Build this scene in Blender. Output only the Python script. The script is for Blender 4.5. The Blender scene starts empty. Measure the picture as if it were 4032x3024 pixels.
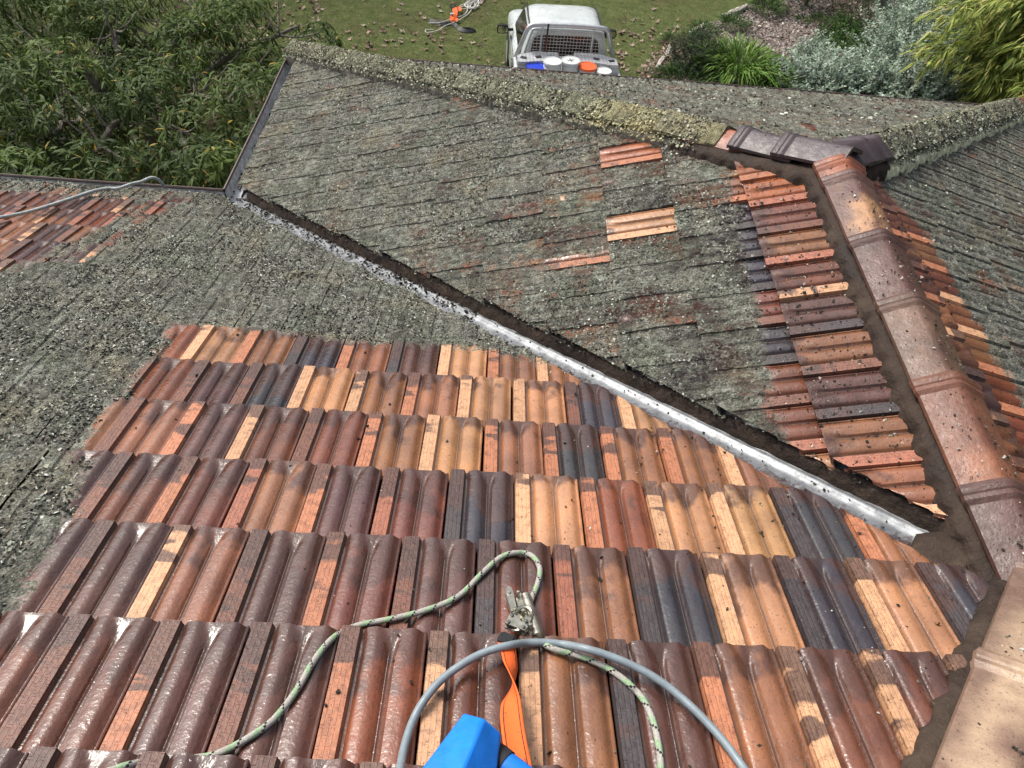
import bpy, bmesh, math, random
import numpy as np
from mathutils import Vector, Matrix, noise as mnoise
SC = bpy.context.scene
COL = SC.collection
R = math.radians
rs = np.random.RandomState(7)
random.seed(7)

# ------------------------------------------------------------------ camera
CAM = np.array([-1.53315665, -0.89704056, 1.81543936])
ROT = np.array([[0.9973475250399926, 0.01923323655881309, 0.0701996930767782],
                [0.059873141988022696, -0.7652173347438057, -0.6409817762433404],
                [0.04138986790366938, 0.6434846643231358, -0.7643391692278092]])
FPX = 2803.16
cd = bpy.data.cameras.new('camera')
cd.sensor_width = 36.0
cd.lens = 36.0 * FPX / 4032
cd.clip_start = 0.05
cd.clip_end = 300
cam = bpy.data.objects.new('camera', cd)
COL.objects.link(cam)
M3 = np.c_[ROT[0], -ROT[1], -ROT[2]]
MW = Matrix.Identity(4)
for i in range(3):
    for j in range(3):
        MW[i][j] = float(M3[i, j])
    MW[i][3] = float(CAM[i])
cam.matrix_world = MW
SC.camera = cam

# ------------------------------------------------------------------ sky, sun, exposure
SUN_EL, SUN_AZ = R(50), R(-50)            # azimuth measured from +y towards +x
W = bpy.data.worlds.new('World')
SC.world = W
W.use_nodes = True
wn = W.node_tree
sky = wn.nodes.new('ShaderNodeTexSky')
sky.sky_type = 'NISHITA'
sky.sun_disc = False
sky.sun_elevation = SUN_EL
sky.sun_rotation = SUN_AZ
sky.air_density = 1.0
sky.dust_density = 4.0
sky.ozone_density = 1.0
bg = wn.nodes['Background']
bg.inputs['Strength'].default_value = 0.135
bw = wn.nodes.new('ShaderNodeRGBToBW'); wn.links.new(sky.outputs[0], bw.inputs[0])
mxw = wn.nodes.new('ShaderNodeMix'); mxw.data_type = 'RGBA'; mxw.inputs[0].default_value = .62      # thin high cloud greys the blue
wn.links.new(sky.outputs[0], mxw.inputs[6]); wn.links.new(bw.outputs[0], mxw.inputs[7]); wn.links.new(mxw.outputs[2], bg.inputs[0])
sl = bpy.data.lights.new('sun', 'SUN')
sl.energy = 1.9
sl.angle = R(17)
sl.color = (1.0, 0.93, 0.84)
so = bpy.data.objects.new('sun', sl)
COL.objects.link(so)
sd = Vector((math.sin(SUN_AZ) * math.cos(SUN_EL), math.cos(SUN_AZ) * math.cos(SUN_EL), math.sin(SUN_EL)))
so.rotation_euler = sd.to_track_quat('Z', 'Y').to_euler()
SC.view_settings.view_transform = 'Standard'
SC.view_settings.look = 'None'
SC.view_settings.gamma = 1.0
SC.view_settings.exposure = 0.82
SC.cycles.max_bounces = 6
SC.cycles.use_adaptive_sampling = True

# ------------------------------------------------------------------ helpers
def tag(o, label=None, cat=None, group=None, kind=None):
    if label: o['label'] = label
    if cat: o['category'] = cat
    if group: o['group'] = group
    if kind: o['kind'] = kind
    return o

def empty(name, loc=(0, 0, 0), rz=0):
    o = bpy.data.objects.new(name, None)
    o.empty_display_size = 0.1
    COL.objects.link(o)
    o.location = loc
    o.rotation_euler = (0, 0, rz)
    return o

def link(name, me, parent=None):
    o = bpy.data.objects.new(name, me)
    COL.objects.link(o)
    if parent is not None:
        o.parent = parent
    return o

def copy_tree(o, parent=None):
    c = o.copy()
    COL.objects.link(c)
    if parent is not None:
        c.parent = parent
    for ch in list(o.children):
        copy_tree(ch, c)
    return c

def mesh_np(name, V, Fl, mat, parent=None, smooth=True, attrs=None, uv=None, sharp=None, mats=None, midx=None):
    """V (n,3); Fl list of faces, or an (m,k) array"""
    me = bpy.data.meshes.new(name)
    V = np.asarray(V, dtype=np.float32)
    if isinstance(Fl, np.ndarray):
        m, k = Fl.shape
        me.vertices.add(len(V)); me.vertices.foreach_set('co', V.ravel())
        me.loops.add(m * k); me.loops.foreach_set('vertex_index', Fl.astype(np.int32).ravel())
        me.polygons.add(m)
        me.polygons.foreach_set('loop_start', np.arange(0, m * k, k, dtype=np.int32))
        me.polygons.foreach_set('loop_total', np.full(m, k, dtype=np.int32))
    else:
        me.from_pydata(V.tolist(), [], Fl)
    if smooth:
        me.polygons.foreach_set('use_smooth', np.ones(len(me.polygons), dtype=bool))
    for mm in (mats or [mat]):
        me.materials.append(mm)
    if midx is not None:
        me.polygons.foreach_set('material_index', np.asarray(midx, dtype=np.int32))
    for an, arr in (attrs or {}).items():
        a = me.attributes.new(an, 'FLOAT_COLOR', 'POINT')
        a.data.foreach_set('color', np.asarray(arr, dtype=np.float32).ravel())
    if uv is not None:
        ul = me.uv_layers.new(name='UVMap')
        li = np.zeros(len(me.loops), dtype=np.int32)
        me.loops.foreach_get('vertex_index', li)
        ul.data.foreach_set('uv', np.asarray(uv, dtype=np.float32)[li].ravel())
    me.update(calc_edges=True)
    me.validate()
    if sharp is not None:
        me.set_sharp_from_angle(angle=R(sharp))
    return link(name, me, parent)

class MB:
    """collects shapes into one mesh"""
    def __init__(s):
        s.v = []; s.f = []
    def add(s, V, F):
        n = len(s.v)
        s.v += [tuple(map(float, p)) for p in V]
        s.f += [tuple(int(i) + n for i in f) for f in F]
        return s
    def box(s, c, size, rot=None, bev=0.0):
        hx, hy, hz = [q / 2 for q in size]
        b = min(bev, hx * .9, hy * .9, hz * .9)
        V = []
        if b <= 0:
            V = [(x, y, z) for z in (-hz, hz) for (x, y) in ((-hx, -hy), (hx, -hy), (hx, hy), (-hx, hy))]
            F = [(3, 2, 1, 0), (4, 5, 6, 7), (0, 1, 5, 4), (1, 2, 6, 5), (2, 3, 7, 6), (3, 0, 4, 7)]
        else:
            rings = []
            for z, i in ((-hz, b), (-hz + b, 0), (hz - b, 0), (hz, b)):
                a, d = hx - i, hy - i
                c_ = b if i == 0 else b * .6
                rings.append([(-a + c_, -d, z), (a - c_, -d, z), (a, -d + c_, z), (a, d - c_, z), (a - c_, d, z), (-a + c_, d, z), (-a, d - c_, z), (-a, -d + c_, z)])
            V = [p for r_ in rings for p in r_]
            F = []
            for k in range(3):
                for i in range(8):
                    j = (i + 1) % 8
                    F.append((k * 8 + i, k * 8 + j, k * 8 + 8 + j, k * 8 + 8 + i))
            F.append(tuple(range(7, -1, -1))); F.append(tuple(range(24, 32)))
        Mx = Matrix(rot) if rot is not None and not isinstance(rot, Matrix) else rot
        V = [(Mx @ Vector(p) if Mx is not None else Vector(p)) + Vector(c) for p in V]
        return s.add(V, F)
    def tube(s, pts, r, n=10, closed=False, cap=True):
        V, F, _ = tube_geo(pts, r, n, closed, cap)
        return s.add(V, F)
    def rings(s, rings, cap0=True, cap1=True):
        n = len(rings[0]); V = [p for r_ in rings for p in r_]; F = []
        for k in range(len(rings) - 1):
            for i in range(n):
                j = (i + 1) % n
                F.append((k * n + i, k * n + j, (k + 1) * n + j, (k + 1) * n + i))
        if cap0: F.append(tuple(range(n - 1, -1, -1)))
        if cap1: F.append(tuple(range((len(rings) - 1) * n, len(rings) * n)))
        return s.add(V, F)
    def lathe(s, prof, c=(0, 0, 0), n=28, ax='z'):
        rr = []
        for (r_, z) in prof:
            ring = []
            for i in range(n):
                a = 2 * math.pi * i / n
                p = (r_ * math.cos(a), r_ * math.sin(a), z)
                if ax == 'x': p = (p[2], p[0], p[1])
                ring.append((p[0] + c[0], p[1] + c[1], p[2] + c[2]))
            rr.append(ring)
        return s.rings(rr)
    def build(s, name, mat, parent=None, smooth=True, sharp=35, xf=None):
        V = np.array(s.v)
        if xf is not None:
            V = np.array([xf @ Vector(p) for p in V])
        o = mesh_np(name, V, s.f, mat, parent, smooth)
        if smooth: o.data.set_sharp_from_angle(angle=R(sharp))
        return o

def tube_geo(pts, r, n=10, closed=False, cap=True):
    P = [Vector(p) for p in pts]
    m = len(P)
    rad = r if hasattr(r, '__len__') else [r] * m
    V = []; F = []; T = []
    for i in range(m):
        if closed: t = P[(i + 1) % m] - P[i - 1]
        else: t = P[min(i + 1, m - 1)] - P[max(i - 1, 0)]
        T.append(t.normalized())
    up = Vector((0, 0, 1)) if abs(T[0].z) < .9 else Vector((1, 0, 0))
    nrm = (up - T[0] * up.dot(T[0])).normalized()
    L = [0.0]
    for i in range(m):
        if i:
            nrm = (nrm - T[i] * nrm.dot(T[i])).normalized()
            L.append(L[-1] + (P[i] - P[i - 1]).length)
        bi = T[i].cross(nrm)
        for k in range(n):
            a = 2 * math.pi * k / n
            V.append(P[i] + (nrm * math.cos(a) + bi * math.sin(a)) * rad[i])
    for i in range(m if closed else m - 1):
        j = (i + 1) % m
        for k in range(n):
            l = (k + 1) % n
            F.append((i * n + k, i * n + l, j * n + l, j * n + k))
    if cap and not closed:
        F.append(tuple(range(n - 1, -1, -1))); F.append(tuple(range((m - 1) * n, m * n)))
    return V, F, L

def spline(pts, n=8):
    P = np.array(pts, float)
    out = []
    for i in range(len(P) - 1):
        p0 = P[max(i - 1, 0)]; p1 = P[i]; p2 = P[i + 1]; p3 = P[min(i + 2, len(P) - 1)]
        for k in range(n):
            t = k / n
            out.append(.5 * (2 * p1 + (p2 - p0) * t + (2 * p0 - 5 * p1 + 4 * p2 - p3) * t * t + (3 * p1 - p0 - 3 * p2 + p3) * t ** 3))
    out.append(P[-1])
    return np.array(out)

def ss(a, b, x):
    t = np.clip((x - a) / (b - a), 0, 1)
    return t * t * (3 - 2 * t)

# vectorised value noise
_perm = rs.permutation(512)
_vals = rs.rand(512)
def _h(i, j, k):
    return _vals[(_perm[(_perm[(_perm[i & 511] + j) & 511] + k) & 511])]
def vnoise(x, y, z=0.0):
    x, y, z = np.broadcast_arrays(np.asarray(x, float), np.asarray(y, float), np.asarray(z, float))
    i, j, k = np.floor(x).astype(int), np.floor(y).astype(int), np.floor(z).astype(int)
    u, v, w_ = x - i, y - j, z - k
    u, v, w_ = u * u * (3 - 2 * u), v * v * (3 - 2 * v), w_ * w_ * (3 - 2 * w_)
    r_ = 0
    for a in (0, 1):
        for b in (0, 1):
            for c in (0, 1):
                r_ = r_ + _h(i + a, j + b, k + c) * (u if a else 1 - u) * (v if b else 1 - v) * (w_ if c else 1 - w_)
    return r_
def fnoise(x, y, z=0.0, o=3):
    r_ = 0; a = .5; f = 1
    for q in range(o):
        r_ = r_ + a * vnoise(np.asarray(x) * f + 17.3 * q, np.asarray(y) * f + 5.1 * q, np.asarray(z) * f)
        a *= .5; f *= 2
    return r_ / (1 - .5 ** o)

# pixel (in a 2212-wide view of the photograph) -> point on a real plane
KPX = 4032 / 2212
def ray(q):
    return ROT.T @ np.array([(q[0] * KPX - 2016) / FPX, (q[1] * KPX - 1512) / FPX, 1.0])
def onz(q, z):
    d = ray(q)
    return CAM + d * (z - CAM[2]) / d[2]
def onplane(q, nrm, off=0.0):
    d = ray(q); nrm = np.asarray(nrm)
    return CAM + d * ((off - nrm @ CAM) / (nrm @ d))

# ------------------------------------------------------------------ materials
def mat_new(name):
    m = bpy.data.materials.new(name)
    m.use_nodes = True
    nt = m.node_tree
    return m, nt, nt.nodes['Principled BSDF']

class NT:
    def __init__(s, nt): s.nt = nt
    def n(s, typ, **kw):
        nd = s.nt.nodes.new(typ)
        for k, v in kw.items(): setattr(nd, k, v)
        return nd
    def set(s, sock, v):
        if isinstance(v, bpy.types.NodeSocket): s.nt.links.new(v, sock)
        elif isinstance(v, (tuple, list)) and len(v) == 3 and sock.type == 'RGBA': sock.default_value = (*v, 1)
        else: sock.default_value = v
    def math(s, op, a, b=0.0, c=None, clamp=False):
        nd = s.n('ShaderNodeMath', operation=op); nd.use_clamp = clamp
        s.set(nd.inputs[0], a); s.set(nd.inputs[1], b)
        if c is not None: s.set(nd.inputs[2], c)
        return nd.outputs[0]
    def noise(s, vec, scale, detail=3.0, rough=.55, dist=0.0, out=0):
        nd = s.n('ShaderNodeTexNoise')
        s.set(nd.inputs['Vector'], vec); nd.inputs['Scale'].default_value = scale
        nd.inputs['Detail'].default_value = detail; nd.inputs['Roughness'].default_value = rough
        nd.inputs['Distortion'].default_value = dist
        return nd.outputs[out]
    def vor(s, vec, scale, out='Distance', feature='F1'):
        nd = s.n('ShaderNodeTexVoronoi', feature=feature)
        s.set(nd.inputs['Vector'], vec); nd.inputs['Scale'].default_value = scale
        return nd.outputs[out]
    def mix(s, f, a, b, mode='MIX'):
        nd = s.n('ShaderNodeMix', data_type='RGBA', blend_type=mode)
        s.set(nd.inputs[0], f); s.set(nd.inputs[6], a); s.set(nd.inputs[7], b)
        return nd.outputs[2]
    def mixf(s, f, a, b):
        nd = s.n('ShaderNodeMix', data_type='FLOAT')
        s.set(nd.inputs[0], f); s.set(nd.inputs[2], a); s.set(nd.inputs[3], b)
        return nd.outputs[0]
    def ramp(s, f, stops, interp='LINEAR'):
        nd = s.n('ShaderNodeValToRGB'); cr = nd.color_ramp; cr.interpolation = interp
        while len(cr.elements) < len(stops): cr.elements.new(.5)
        for e, (p, c) in zip(cr.elements, stops):
            e.position = p; e.color = (*c, 1) if len(c) == 3 else c
        s.set(nd.inputs[0], f)
        return nd.outputs[0]
    def map(s, v, a, b, c=0.0, d=1.0, smooth=False):
        nd = s.n('ShaderNodeMapRange'); nd.clamp = True
        if smooth: nd.interpolation_type = 'SMOOTHSTEP'
        s.set(nd.inputs[0], v); nd.inputs[1].default_value = a; nd.inputs[2].default_value = b
        s.set(nd.inputs[3], c); s.set(nd.inputs[4], d)
        return nd.outputs[0]
    def bump(s, h, strength, dist, normal=None):
        nd = s.n('ShaderNodeBump')
        nd.inputs['Strength'].default_value = strength; nd.inputs['Distance'].default_value = dist
        s.set(nd.inputs['Height'], h)
        if normal is not None: s.set(nd.inputs['Normal'], normal)
        return nd.outputs[0]
    def scale(s, v, xyz):
        nd = s.n('ShaderNodeVectorMath', operation='MULTIPLY')
        s.set(nd.inputs[0], v); nd.inputs[1].default_value = xyz
        return nd.outputs[0]
    def attr(s, name):
        return s.n('ShaderNodeAttribute', attribute_name=name)
    def obj(s):
        return s.n('ShaderNodeTexCoord').outputs['Object']

def simple(name, col, rough=.5, metal=0.0, nscale=8.0, namt=.15, bump=0.0, bscale=60.0, bdist=.002, coat=0.0, trans=0.0):
    m, nt, b = mat_new(name); t = NT(nt); c = t.obj()
    n1 = t.noise(c, nscale, 4)
    lo = tuple(max(0, q * (1 - namt)) for q in col); hi = tuple(min(1, q * (1 + namt)) for q in col)
    t.set(b.inputs['Base Color'], t.ramp(n1, [(.3, lo), (.7, hi)]))
    t.set(b.inputs['Roughness'], t.map(t.noise(c, nscale * 2.3, 3), .3, .7, max(0, rough - .08), min(1, rough + .08)))
    b.inputs['Metallic'].default_value = metal
    b.inputs['Coat Weight'].default_value = coat
    b.inputs['Transmission Weight'].default_value = trans
    if bump:
        t.set(b.inputs['Normal'], t.bump(t.noise(c, bscale, 4), bump, bdist))
    return m

def lichen_nodes(t, c):
    """colour and height of a crust of grey green lichen"""
    big = t.noise(c, 3.2, 4, .6)
    mid = t.noise(c, 34, 5, .7)
    fine = t.noise(c, 150, 4, .75)
    vo = t.vor(c, 95)
    f1 = t.math('ADD', t.math('MULTIPLY', mid, .45), t.math('MULTIPLY', fine, .55))
    col = t.ramp(f1, [(.38, (.026, .026, .021)), (.46, (.085, .086, .070)), (.54, (.19, .192, .160)), (.63, (.43, .44, .375))])
    tint = t.ramp(big, [(.36, (.80, .86, .76)), (.5, (1, 1, 1)), (.66, (1.12, 1.02, .86))])
    col = t.mix(1.0, col, tint, 'MULTIPLY')
    dv = t.n('ShaderNodeVectorMath', operation='ADD'); t.set(dv.inputs[0], c); t.set(dv.inputs[1], t.scale(t.noise(c, 12, 3, .6, out=1), (.07, .07, .07)))
    ro = t.vor(dv.outputs[0], 10)
    rm = t.math('MULTIPLY', t.map(ro, .22, .42, 1, 0), t.map(t.noise(c, 3.6, 3), .50, .60, 0, 1))
    rm = t.math('MULTIPLY', rm, t.map(fine, .36, .56, .25, .85))
    col = t.mix(rm, col, (.31, .335, .275))
    th2 = t.map(t.noise(c, 5.5, 4, .65), .36, .46, 1, 0)
    col = t.mix(t.math('MULTIPLY', th2, .6), col, (.045, .043, .033))
    h = t.math('ADD', t.math('MULTIPLY', mid, .8), t.math('SUBTRACT', t.math('MULTIPLY', fine, .6), t.math('MULTIPLY', vo, .5)))
    return col, h

def make_tile_mat():
    m, nt, b = mat_new('glazed_terracotta_tile'); t = NT(nt); c = t.obj()
    uvn = t.n('ShaderNodeUVMap', uv_map='UVMap').outputs[0]
    sep = t.n('ShaderNodeSeparateXYZ'); t.set(sep.inputs[0], uvn)
    u, v = sep.outputs[0], sep.outputs[1]
    cb = t.attr('cbody').outputs['Color']; ck = t.attr('cband').outputs['Color']
    pr = t.n('ShaderNodeSeparateColor'); t.set(pr.inputs[0], t.attr('prm').outputs['Color'])
    rnd, fl, li = pr.outputs[0], pr.outputs[1], pr.outputs[2]
    off = t.n('ShaderNodeCombineXYZ'); t.set(off.inputs[0], t.math('MULTIPLY', rnd, 37.0)); t.set(off.inputs[1], t.math('MULTIPLY', rnd, 91.0))
    add = t.n('ShaderNodeVectorMath', operation='ADD'); t.set(add.inputs[0], c); t.set(add.inputs[1], off.outputs[0])
    ct = add.outputs[0]
    band = t.map(u, .232, .246, 1, 0)
    # fired flashing: the lower end is darker, edge irregular
    uvo = t.n('ShaderNodeVectorMath', operation='ADD'); t.set(uvo.inputs[0], uvn); t.set(uvo.inputs[1], off.outputs[0])
    fln = t.noise(t.scale(uvo.outputs[0], (1.1, 1.3, 1)), 2.1, 3, .5)
    fv = t.math('ADD', t.math('SUBTRACT', t.math('MULTIPLY', fl, 1.0), v), t.math('MULTIPLY', t.math('SUBTRACT', fln, .5), 1.7))
    flash = t.map(fv, -.12, .16, 0, 1, True)
    body = t.mix(t.math('MULTIPLY', flash, .80), cb, (.062, .029, .022))
    n2 = t.noise(ct, 7, 4, .6)
    body = t.mix(1.0, body, t.ramp(n2, [(.3, (.68, .66, .68)), (.55, (1, 1, 1)), (.75, (1.28, 1.2, 1.08))]), 'MULTIPLY')
    fls = t.noise(t.scale(uvo.outputs[0], (.5, 2.2, 1)), 2.3, 3, .5)
    fb = t.map(t.math('ADD', t.math('SUBTRACT', fl, v), t.math('MULTIPLY', t.math('SUBTRACT', fls, .5), 2.0)), -.05, .08, 0, 1, True)
    bandc = t.mix(t.math('MULTIPLY', fb, .85), ck, (.075, .042, .036))
    streak = t.noise(t.scale(c, (1, 1, 1)), 45, 4, .6)
    bandc = t.mix(1.0, bandc, t.ramp(streak, [(.33, (.66, .64, .64)), (.5, (1, 1, 1)), (.7, (1.15, 1.12, 1.08))]), 'MULTIPLY')
    clean = t.mix(band, body, bandc)
    # brown water stain along the grooves, widened and deepened to paint in their shade
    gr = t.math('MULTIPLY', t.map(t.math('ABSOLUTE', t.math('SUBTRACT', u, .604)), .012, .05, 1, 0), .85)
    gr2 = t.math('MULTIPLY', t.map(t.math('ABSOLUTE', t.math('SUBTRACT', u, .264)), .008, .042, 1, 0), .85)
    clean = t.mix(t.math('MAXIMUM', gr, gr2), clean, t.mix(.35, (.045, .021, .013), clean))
    # small dark and rusty marks
    sp = t.map(t.noise(c, 210, 2, .5), .64, .70, 0, .75)
    clean = t.mix(sp, clean, (.035, .030, .026))
    # lichen where the washing has not reached
    ns = t.math('ADD', t.math('MULTIPLY', t.math('SUBTRACT', t.noise(c, 14, 4, .65), .5), .16), t.math('MULTIPLY', t.math('SUBTRACT', t.noise(c, 70, 4, .7), .5), .16))
    lv = t.math('ADD', t.math('SUBTRACT', li, .5), ns)
    mask = t.map(lv, -.012, .02, 0, 1)
    lcol, lh = lichen_nodes(t, c)
    thin = t.attr('prm').outputs['Alpha']
    tz = t.map(t.math('ADD', t.noise(c, 4.2, 4, .65), t.math('MULTIPLY', thin, .16)), .56, .70, 0, 1)
    gaps = t.map(t.math('ADD', t.noise(c, 75, 4, .7), t.math('MULTIPLY', t.noise(c, 26, 3, .6), .5)), .70, .78, 0, 1)
    lcol = t.mix(t.math('MULTIPLY', t.math('MULTIPLY', tz, gaps), t.map(thin, 0, .2)), lcol, t.mix(1.0, clean, (.62, .55, .55), 'MULTIPLY'))
    t.set(b.inputs['Base Color'], t.mix(mask, clean, lcol))
    wet = t.map(t.noise(c, 11, 5, .65, .6), .38, .62, .14, .36)
    rbody = t.mixf(band, wet, .52)
    t.set(b.inputs['Roughness'], t.mixf(mask, rbody, .97))
    b.inputs['Specular IOR Level'].default_value = .5
    t.set(b.inputs['Coat Weight'], t.mixf(mask, t.mixf(band, .40, .05), 0.0))
    t.set(b.inputs['Coat Roughness'], t.map(t.noise(c, 19, 4, .6), .35, .65, .06, .22))
    # relief: orange peel on the glaze, ribs and brick marks on the band
    bk = t.n('ShaderNodeTexBrick'); t.set(bk.inputs['Vector'], t.scale(uvn, (1, 1, 1)))
    mp = t.n('ShaderNodeMapping'); t.set(mp.inputs[0], uvn); mp.inputs['Rotation'].default_value = (0, 0, R(90)); mp.inputs['Scale'].default_value = (1, 1, 1)
    t.set(bk.inputs['Vector'], mp.outputs[0])
    bk.inputs['Scale'].default_value = 1.0; bk.inputs['Brick Width'].default_value = .135; bk.inputs['Row Height'].default_value = .058
    bk.inputs['Mortar Size'].default_value = .011; bk.inputs['Mortar Smooth'].default_value = .4
    kn = t.math('SUBTRACT', 1.0, bk.outputs['Fac'])
    peel = t.math('ADD', t.math('MULTIPLY', t.noise(c, 42, 3, .6), .6), t.math('MULTIPLY', t.noise(c, 130, 2, .5), .25))
    hb = t.mixf(band, t.math('MULTIPLY', peel, 1.0), t.math('ADD', t.math('MULTIPLY', kn, .5), t.math('MULTIPLY', t.noise(t.scale(c, (1, 1, 1)), 120, 4), .6)))
    n_clean = t.bump(hb, .6, .006)
    n_l = t.bump(lh, 1.0, .014)
    nm = t.n('ShaderNodeMix', data_type='VECTOR'); t.set(nm.inputs[0], mask); t.set(nm.inputs[4], n_clean); t.set(nm.inputs[5], n_l)
    t.set(b.inputs['Normal'], nm.outputs[1])
    return m

def make_cap_mat(lich=False):
    m, nt, b = mat_new('ridge_cap_lichen' if lich else 'ridge_cap_glaze'); t = NT(nt); c = t.obj()
    a = t.attr('cbody').outputs['Color']; k = t.attr('cband').outputs['Color']
    pr = t.n('ShaderNodeSeparateColor'); t.set(pr.inputs[0], t.attr('prm').outputs['Color'])
    rnd, along, li = pr.outputs[0], pr.outputs[1], pr.outputs[2]
    n0 = t.noise(c, 5.0, 3, .5)
    f = t.map(t.math('ADD', n0, t.math('MULTIPLY', t.math('SUBTRACT', along, .5), .25)), .38, .62, 0, 1, True)
    f = t.math('MULTIPLY', f, t.map(t.math('ADD', t.attr('prm').outputs['Alpha'], t.math('MULTIPLY', t.math('SUBTRACT', t.noise(c, 12, 3), .5), .7)), .55, .95, 1, .15))
    clean = t.mix(f, k, a)
    clean = t.mix(t.map(t.noise(c, 190, 2, .5), .62, .70, 0, .6), clean, (.04, .035, .03))
    clean = t.mix(1.0, clean, t.ramp(t.noise(c, 22, 4, .6), [(.3, (.78, .76, .76)), (.6, (1.05, 1.05, 1.05))]), 'MULTIPLY')
    ns = t.math('ADD', t.math('MULTIPLY', t.math('SUBTRACT', t.noise(c, 14, 4, .65), .5), .2), t.math('MULTIPLY', t.math('SUBTRACT', t.noise(c, 60, 4, .7), .5), .14))
    mask = t.map(t.math('ADD', t.math('SUBTRACT', li, .5), ns), -.012, .02, 0, 1)
    lcol, lh = lichen_nodes(t, c)
    lcol = t.mix(1.0, lcol, (1.45, 1.42, 1.18), 'MULTIPLY')
    yl = t.attr('yel').outputs['Fac']
    ym = t.map(t.math('ADD', yl, t.math('MULTIPLY', t.math('SUBTRACT', t.noise(c, 9, 3), .5), .8)), .35, .7, 0, .8)
    lcol = t.mix(ym, lcol, t.mix(1.0, t.ramp(t.noise(c, 60, 3), [(.3, (.28, .24, .11)), (.7, (.58, .52, .28))]), (1, 1, 1), 'MULTIPLY'))
    t.set(b.inputs['Base Color'], t.mix(mask, clean, lcol))
    t.set(b.inputs['Roughness'], t.mixf(mask, t.map(t.noise(c, 30, 4, .6), .35, .65, .36, .58), .97))
    t.set(b.inputs['Coat Weight'], t.mixf(mask, .10, 0.0))
    b.inputs['Coat Roughness'].default_value = .25
    n1 = t.bump(t.math('SUBTRACT', t.math('ADD', t.noise(c, 90, 3, .6), t.math('MULTIPLY', t.noise(c, 14, 4, .6), .8)), t.map(t.vor(c, 75), .0, .16, .9, 0)), .5, .005)
    n2 = t.bump(lh, 1.0, .022)
    nm = t.n('ShaderNodeMix', data_type='VECTOR'); t.set(nm.inputs[0], mask); t.set(nm.inputs[4], n1); t.set(nm.inputs[5], n2)
    t.set(b.inputs['Normal'], nm.outputs[1])
    return m

def make_col_attr(name, rough=.9, trans=0.0, spec=.3, bump=0.0):
    """colour read from a per-leaf or per-flake attribute"""
    m, nt, b = mat_new(name); t = NT(nt); c = t.obj()
    col = t.attr('col').outputs['Color']
    col = t.mix(1.0, col, t.ramp(t.noise(c, 40, 3), [(.3, (.8, .8, .8)), (.7, (1.15, 1.15, 1.15))]), 'MULTIPLY')
    t.set(b.inputs['Base Color'], col)
    b.inputs['Roughness'].default_value = rough
    b.inputs['Specular IOR Level'].default_value = spec
    if trans:
        tr = t.n('ShaderNodeBsdfTranslucent'); t.set(tr.inputs[0], col)
        mx = t.n('ShaderNodeMixShader'); mx.inputs[0].default_value = trans
        nt.links.new(b.outputs[0], mx.inputs[1]); nt.links.new(tr.outputs[0], mx.inputs[2])
        nt.links.new(mx.outputs[0], nt.nodes['Material Output'].inputs[0])
    return m

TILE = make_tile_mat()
CAPM = make_cap_mat()
FLAKE = make_col_attr('lichen_flake', .97)
LEAF = make_col_attr('leaf', .6, .22, .22)
DRYLEAF = make_col_attr('dry_leaf', .8, .08)

def make_mortar():
    m, nt, b = mat_new('brown_mortar'); t = NT(nt); c = t.obj()
    n1 = t.noise(c, 6, 4, .6); n2 = t.noise(c, 70, 4, .7)
    col = t.ramp(n1, [(.28, (.016, .011, .009)), (.5, (.036, .024, .018)), (.72, (.070, .050, .036))])
    col = t.mix(t.map(n2, .66, .72, 0, .6), col, (.16, .14, .11))
    t.set(b.inputs['Base Color'], col)
    t.set(b.inputs['Roughness'], t.map(n1, .3, .7, .6, .9)); b.inputs['Specular IOR Level'].default_value = .25
    t.set(b.inputs['Normal'], t.bump(t.math('ADD', t.math('ADD', t.noise(c, 28, 4, .6), t.math('MULTIPLY', n2, .35)), t.math('MULTIPLY', t.noise(t.scale(c, (1, .35, 1)), 11, 4, .7), 1.1)), .9, .012))
    return m
MORTAR = make_mortar()
MORTARL = simple('lichened_mortar', (.11, .105, .085), .95, 0, 30, .5, .8, 60, .01)

def make_galv():
    m, nt, b = mat_new('galvanised_valley'); t = NT(nt); c = t.obj()
    gw = t.attr('prm'); se = t.n('ShaderNodeSeparateColor'); t.set(se.inputs[0], gw.outputs['Color'])
    up = se.outputs[0]; side = se.outputs[1]
    base = t.ramp(t.noise(c, 16, 5, .65), [(.3, (.11, .117, .128)), (.55, (.20, .212, .225)), (.75, (.31, .325, .34))])
    st = t.math('ADD', t.math('ADD', side, t.math('MULTIPLY', t.math('SUBTRACT', t.noise(c, 60, 5, .75), .5), 1.2)), t.math('MULTIPLY', t.math('SUBTRACT', t.noise(c, 7, 3), .5), .5))
    dirt = t.map(st, .42, .62, 0, 1)
    col = t.mix(t.math('MULTIPLY', dirt, up), base, t.ramp(t.noise(c, 9, 3), [(.35, (.040, .022, .022)), (.7, (.07, .052, .05))]))
    col = t.mix(t.map(t.noise(c, 120, 3, .6), .63, .68, 0, .8), col, (.05, .05, .045))
    t.set(b.inputs['Base Color'], col)
    t.set(b.inputs['Metallic'], t.mixf(dirt, .45, .0))
    t.set(b.inputs['Roughness'], t.map(t.noise(c, 30, 4), .3, .7, .32, .55))
    t.set(b.inputs['Normal'], t.bump(t.noise(c, 24, 4), .2, .004))
    return m
GALV = make_galv()
GUTM = simple('gutter_zinc', (.46, .48, .50), .5, .15, 18, .5, .4, 90, .004)
LIPM = simple('brown_gutter_paint', (.075, .050, .042), .5, 0, 12, .35, .3, 80, .003)
UNDER = simple('underlay', (.02, .016, .014), .9)
FASC = simple('fascia_paint', (.10, .065, .05), .55, 0, 5, .2)

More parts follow.
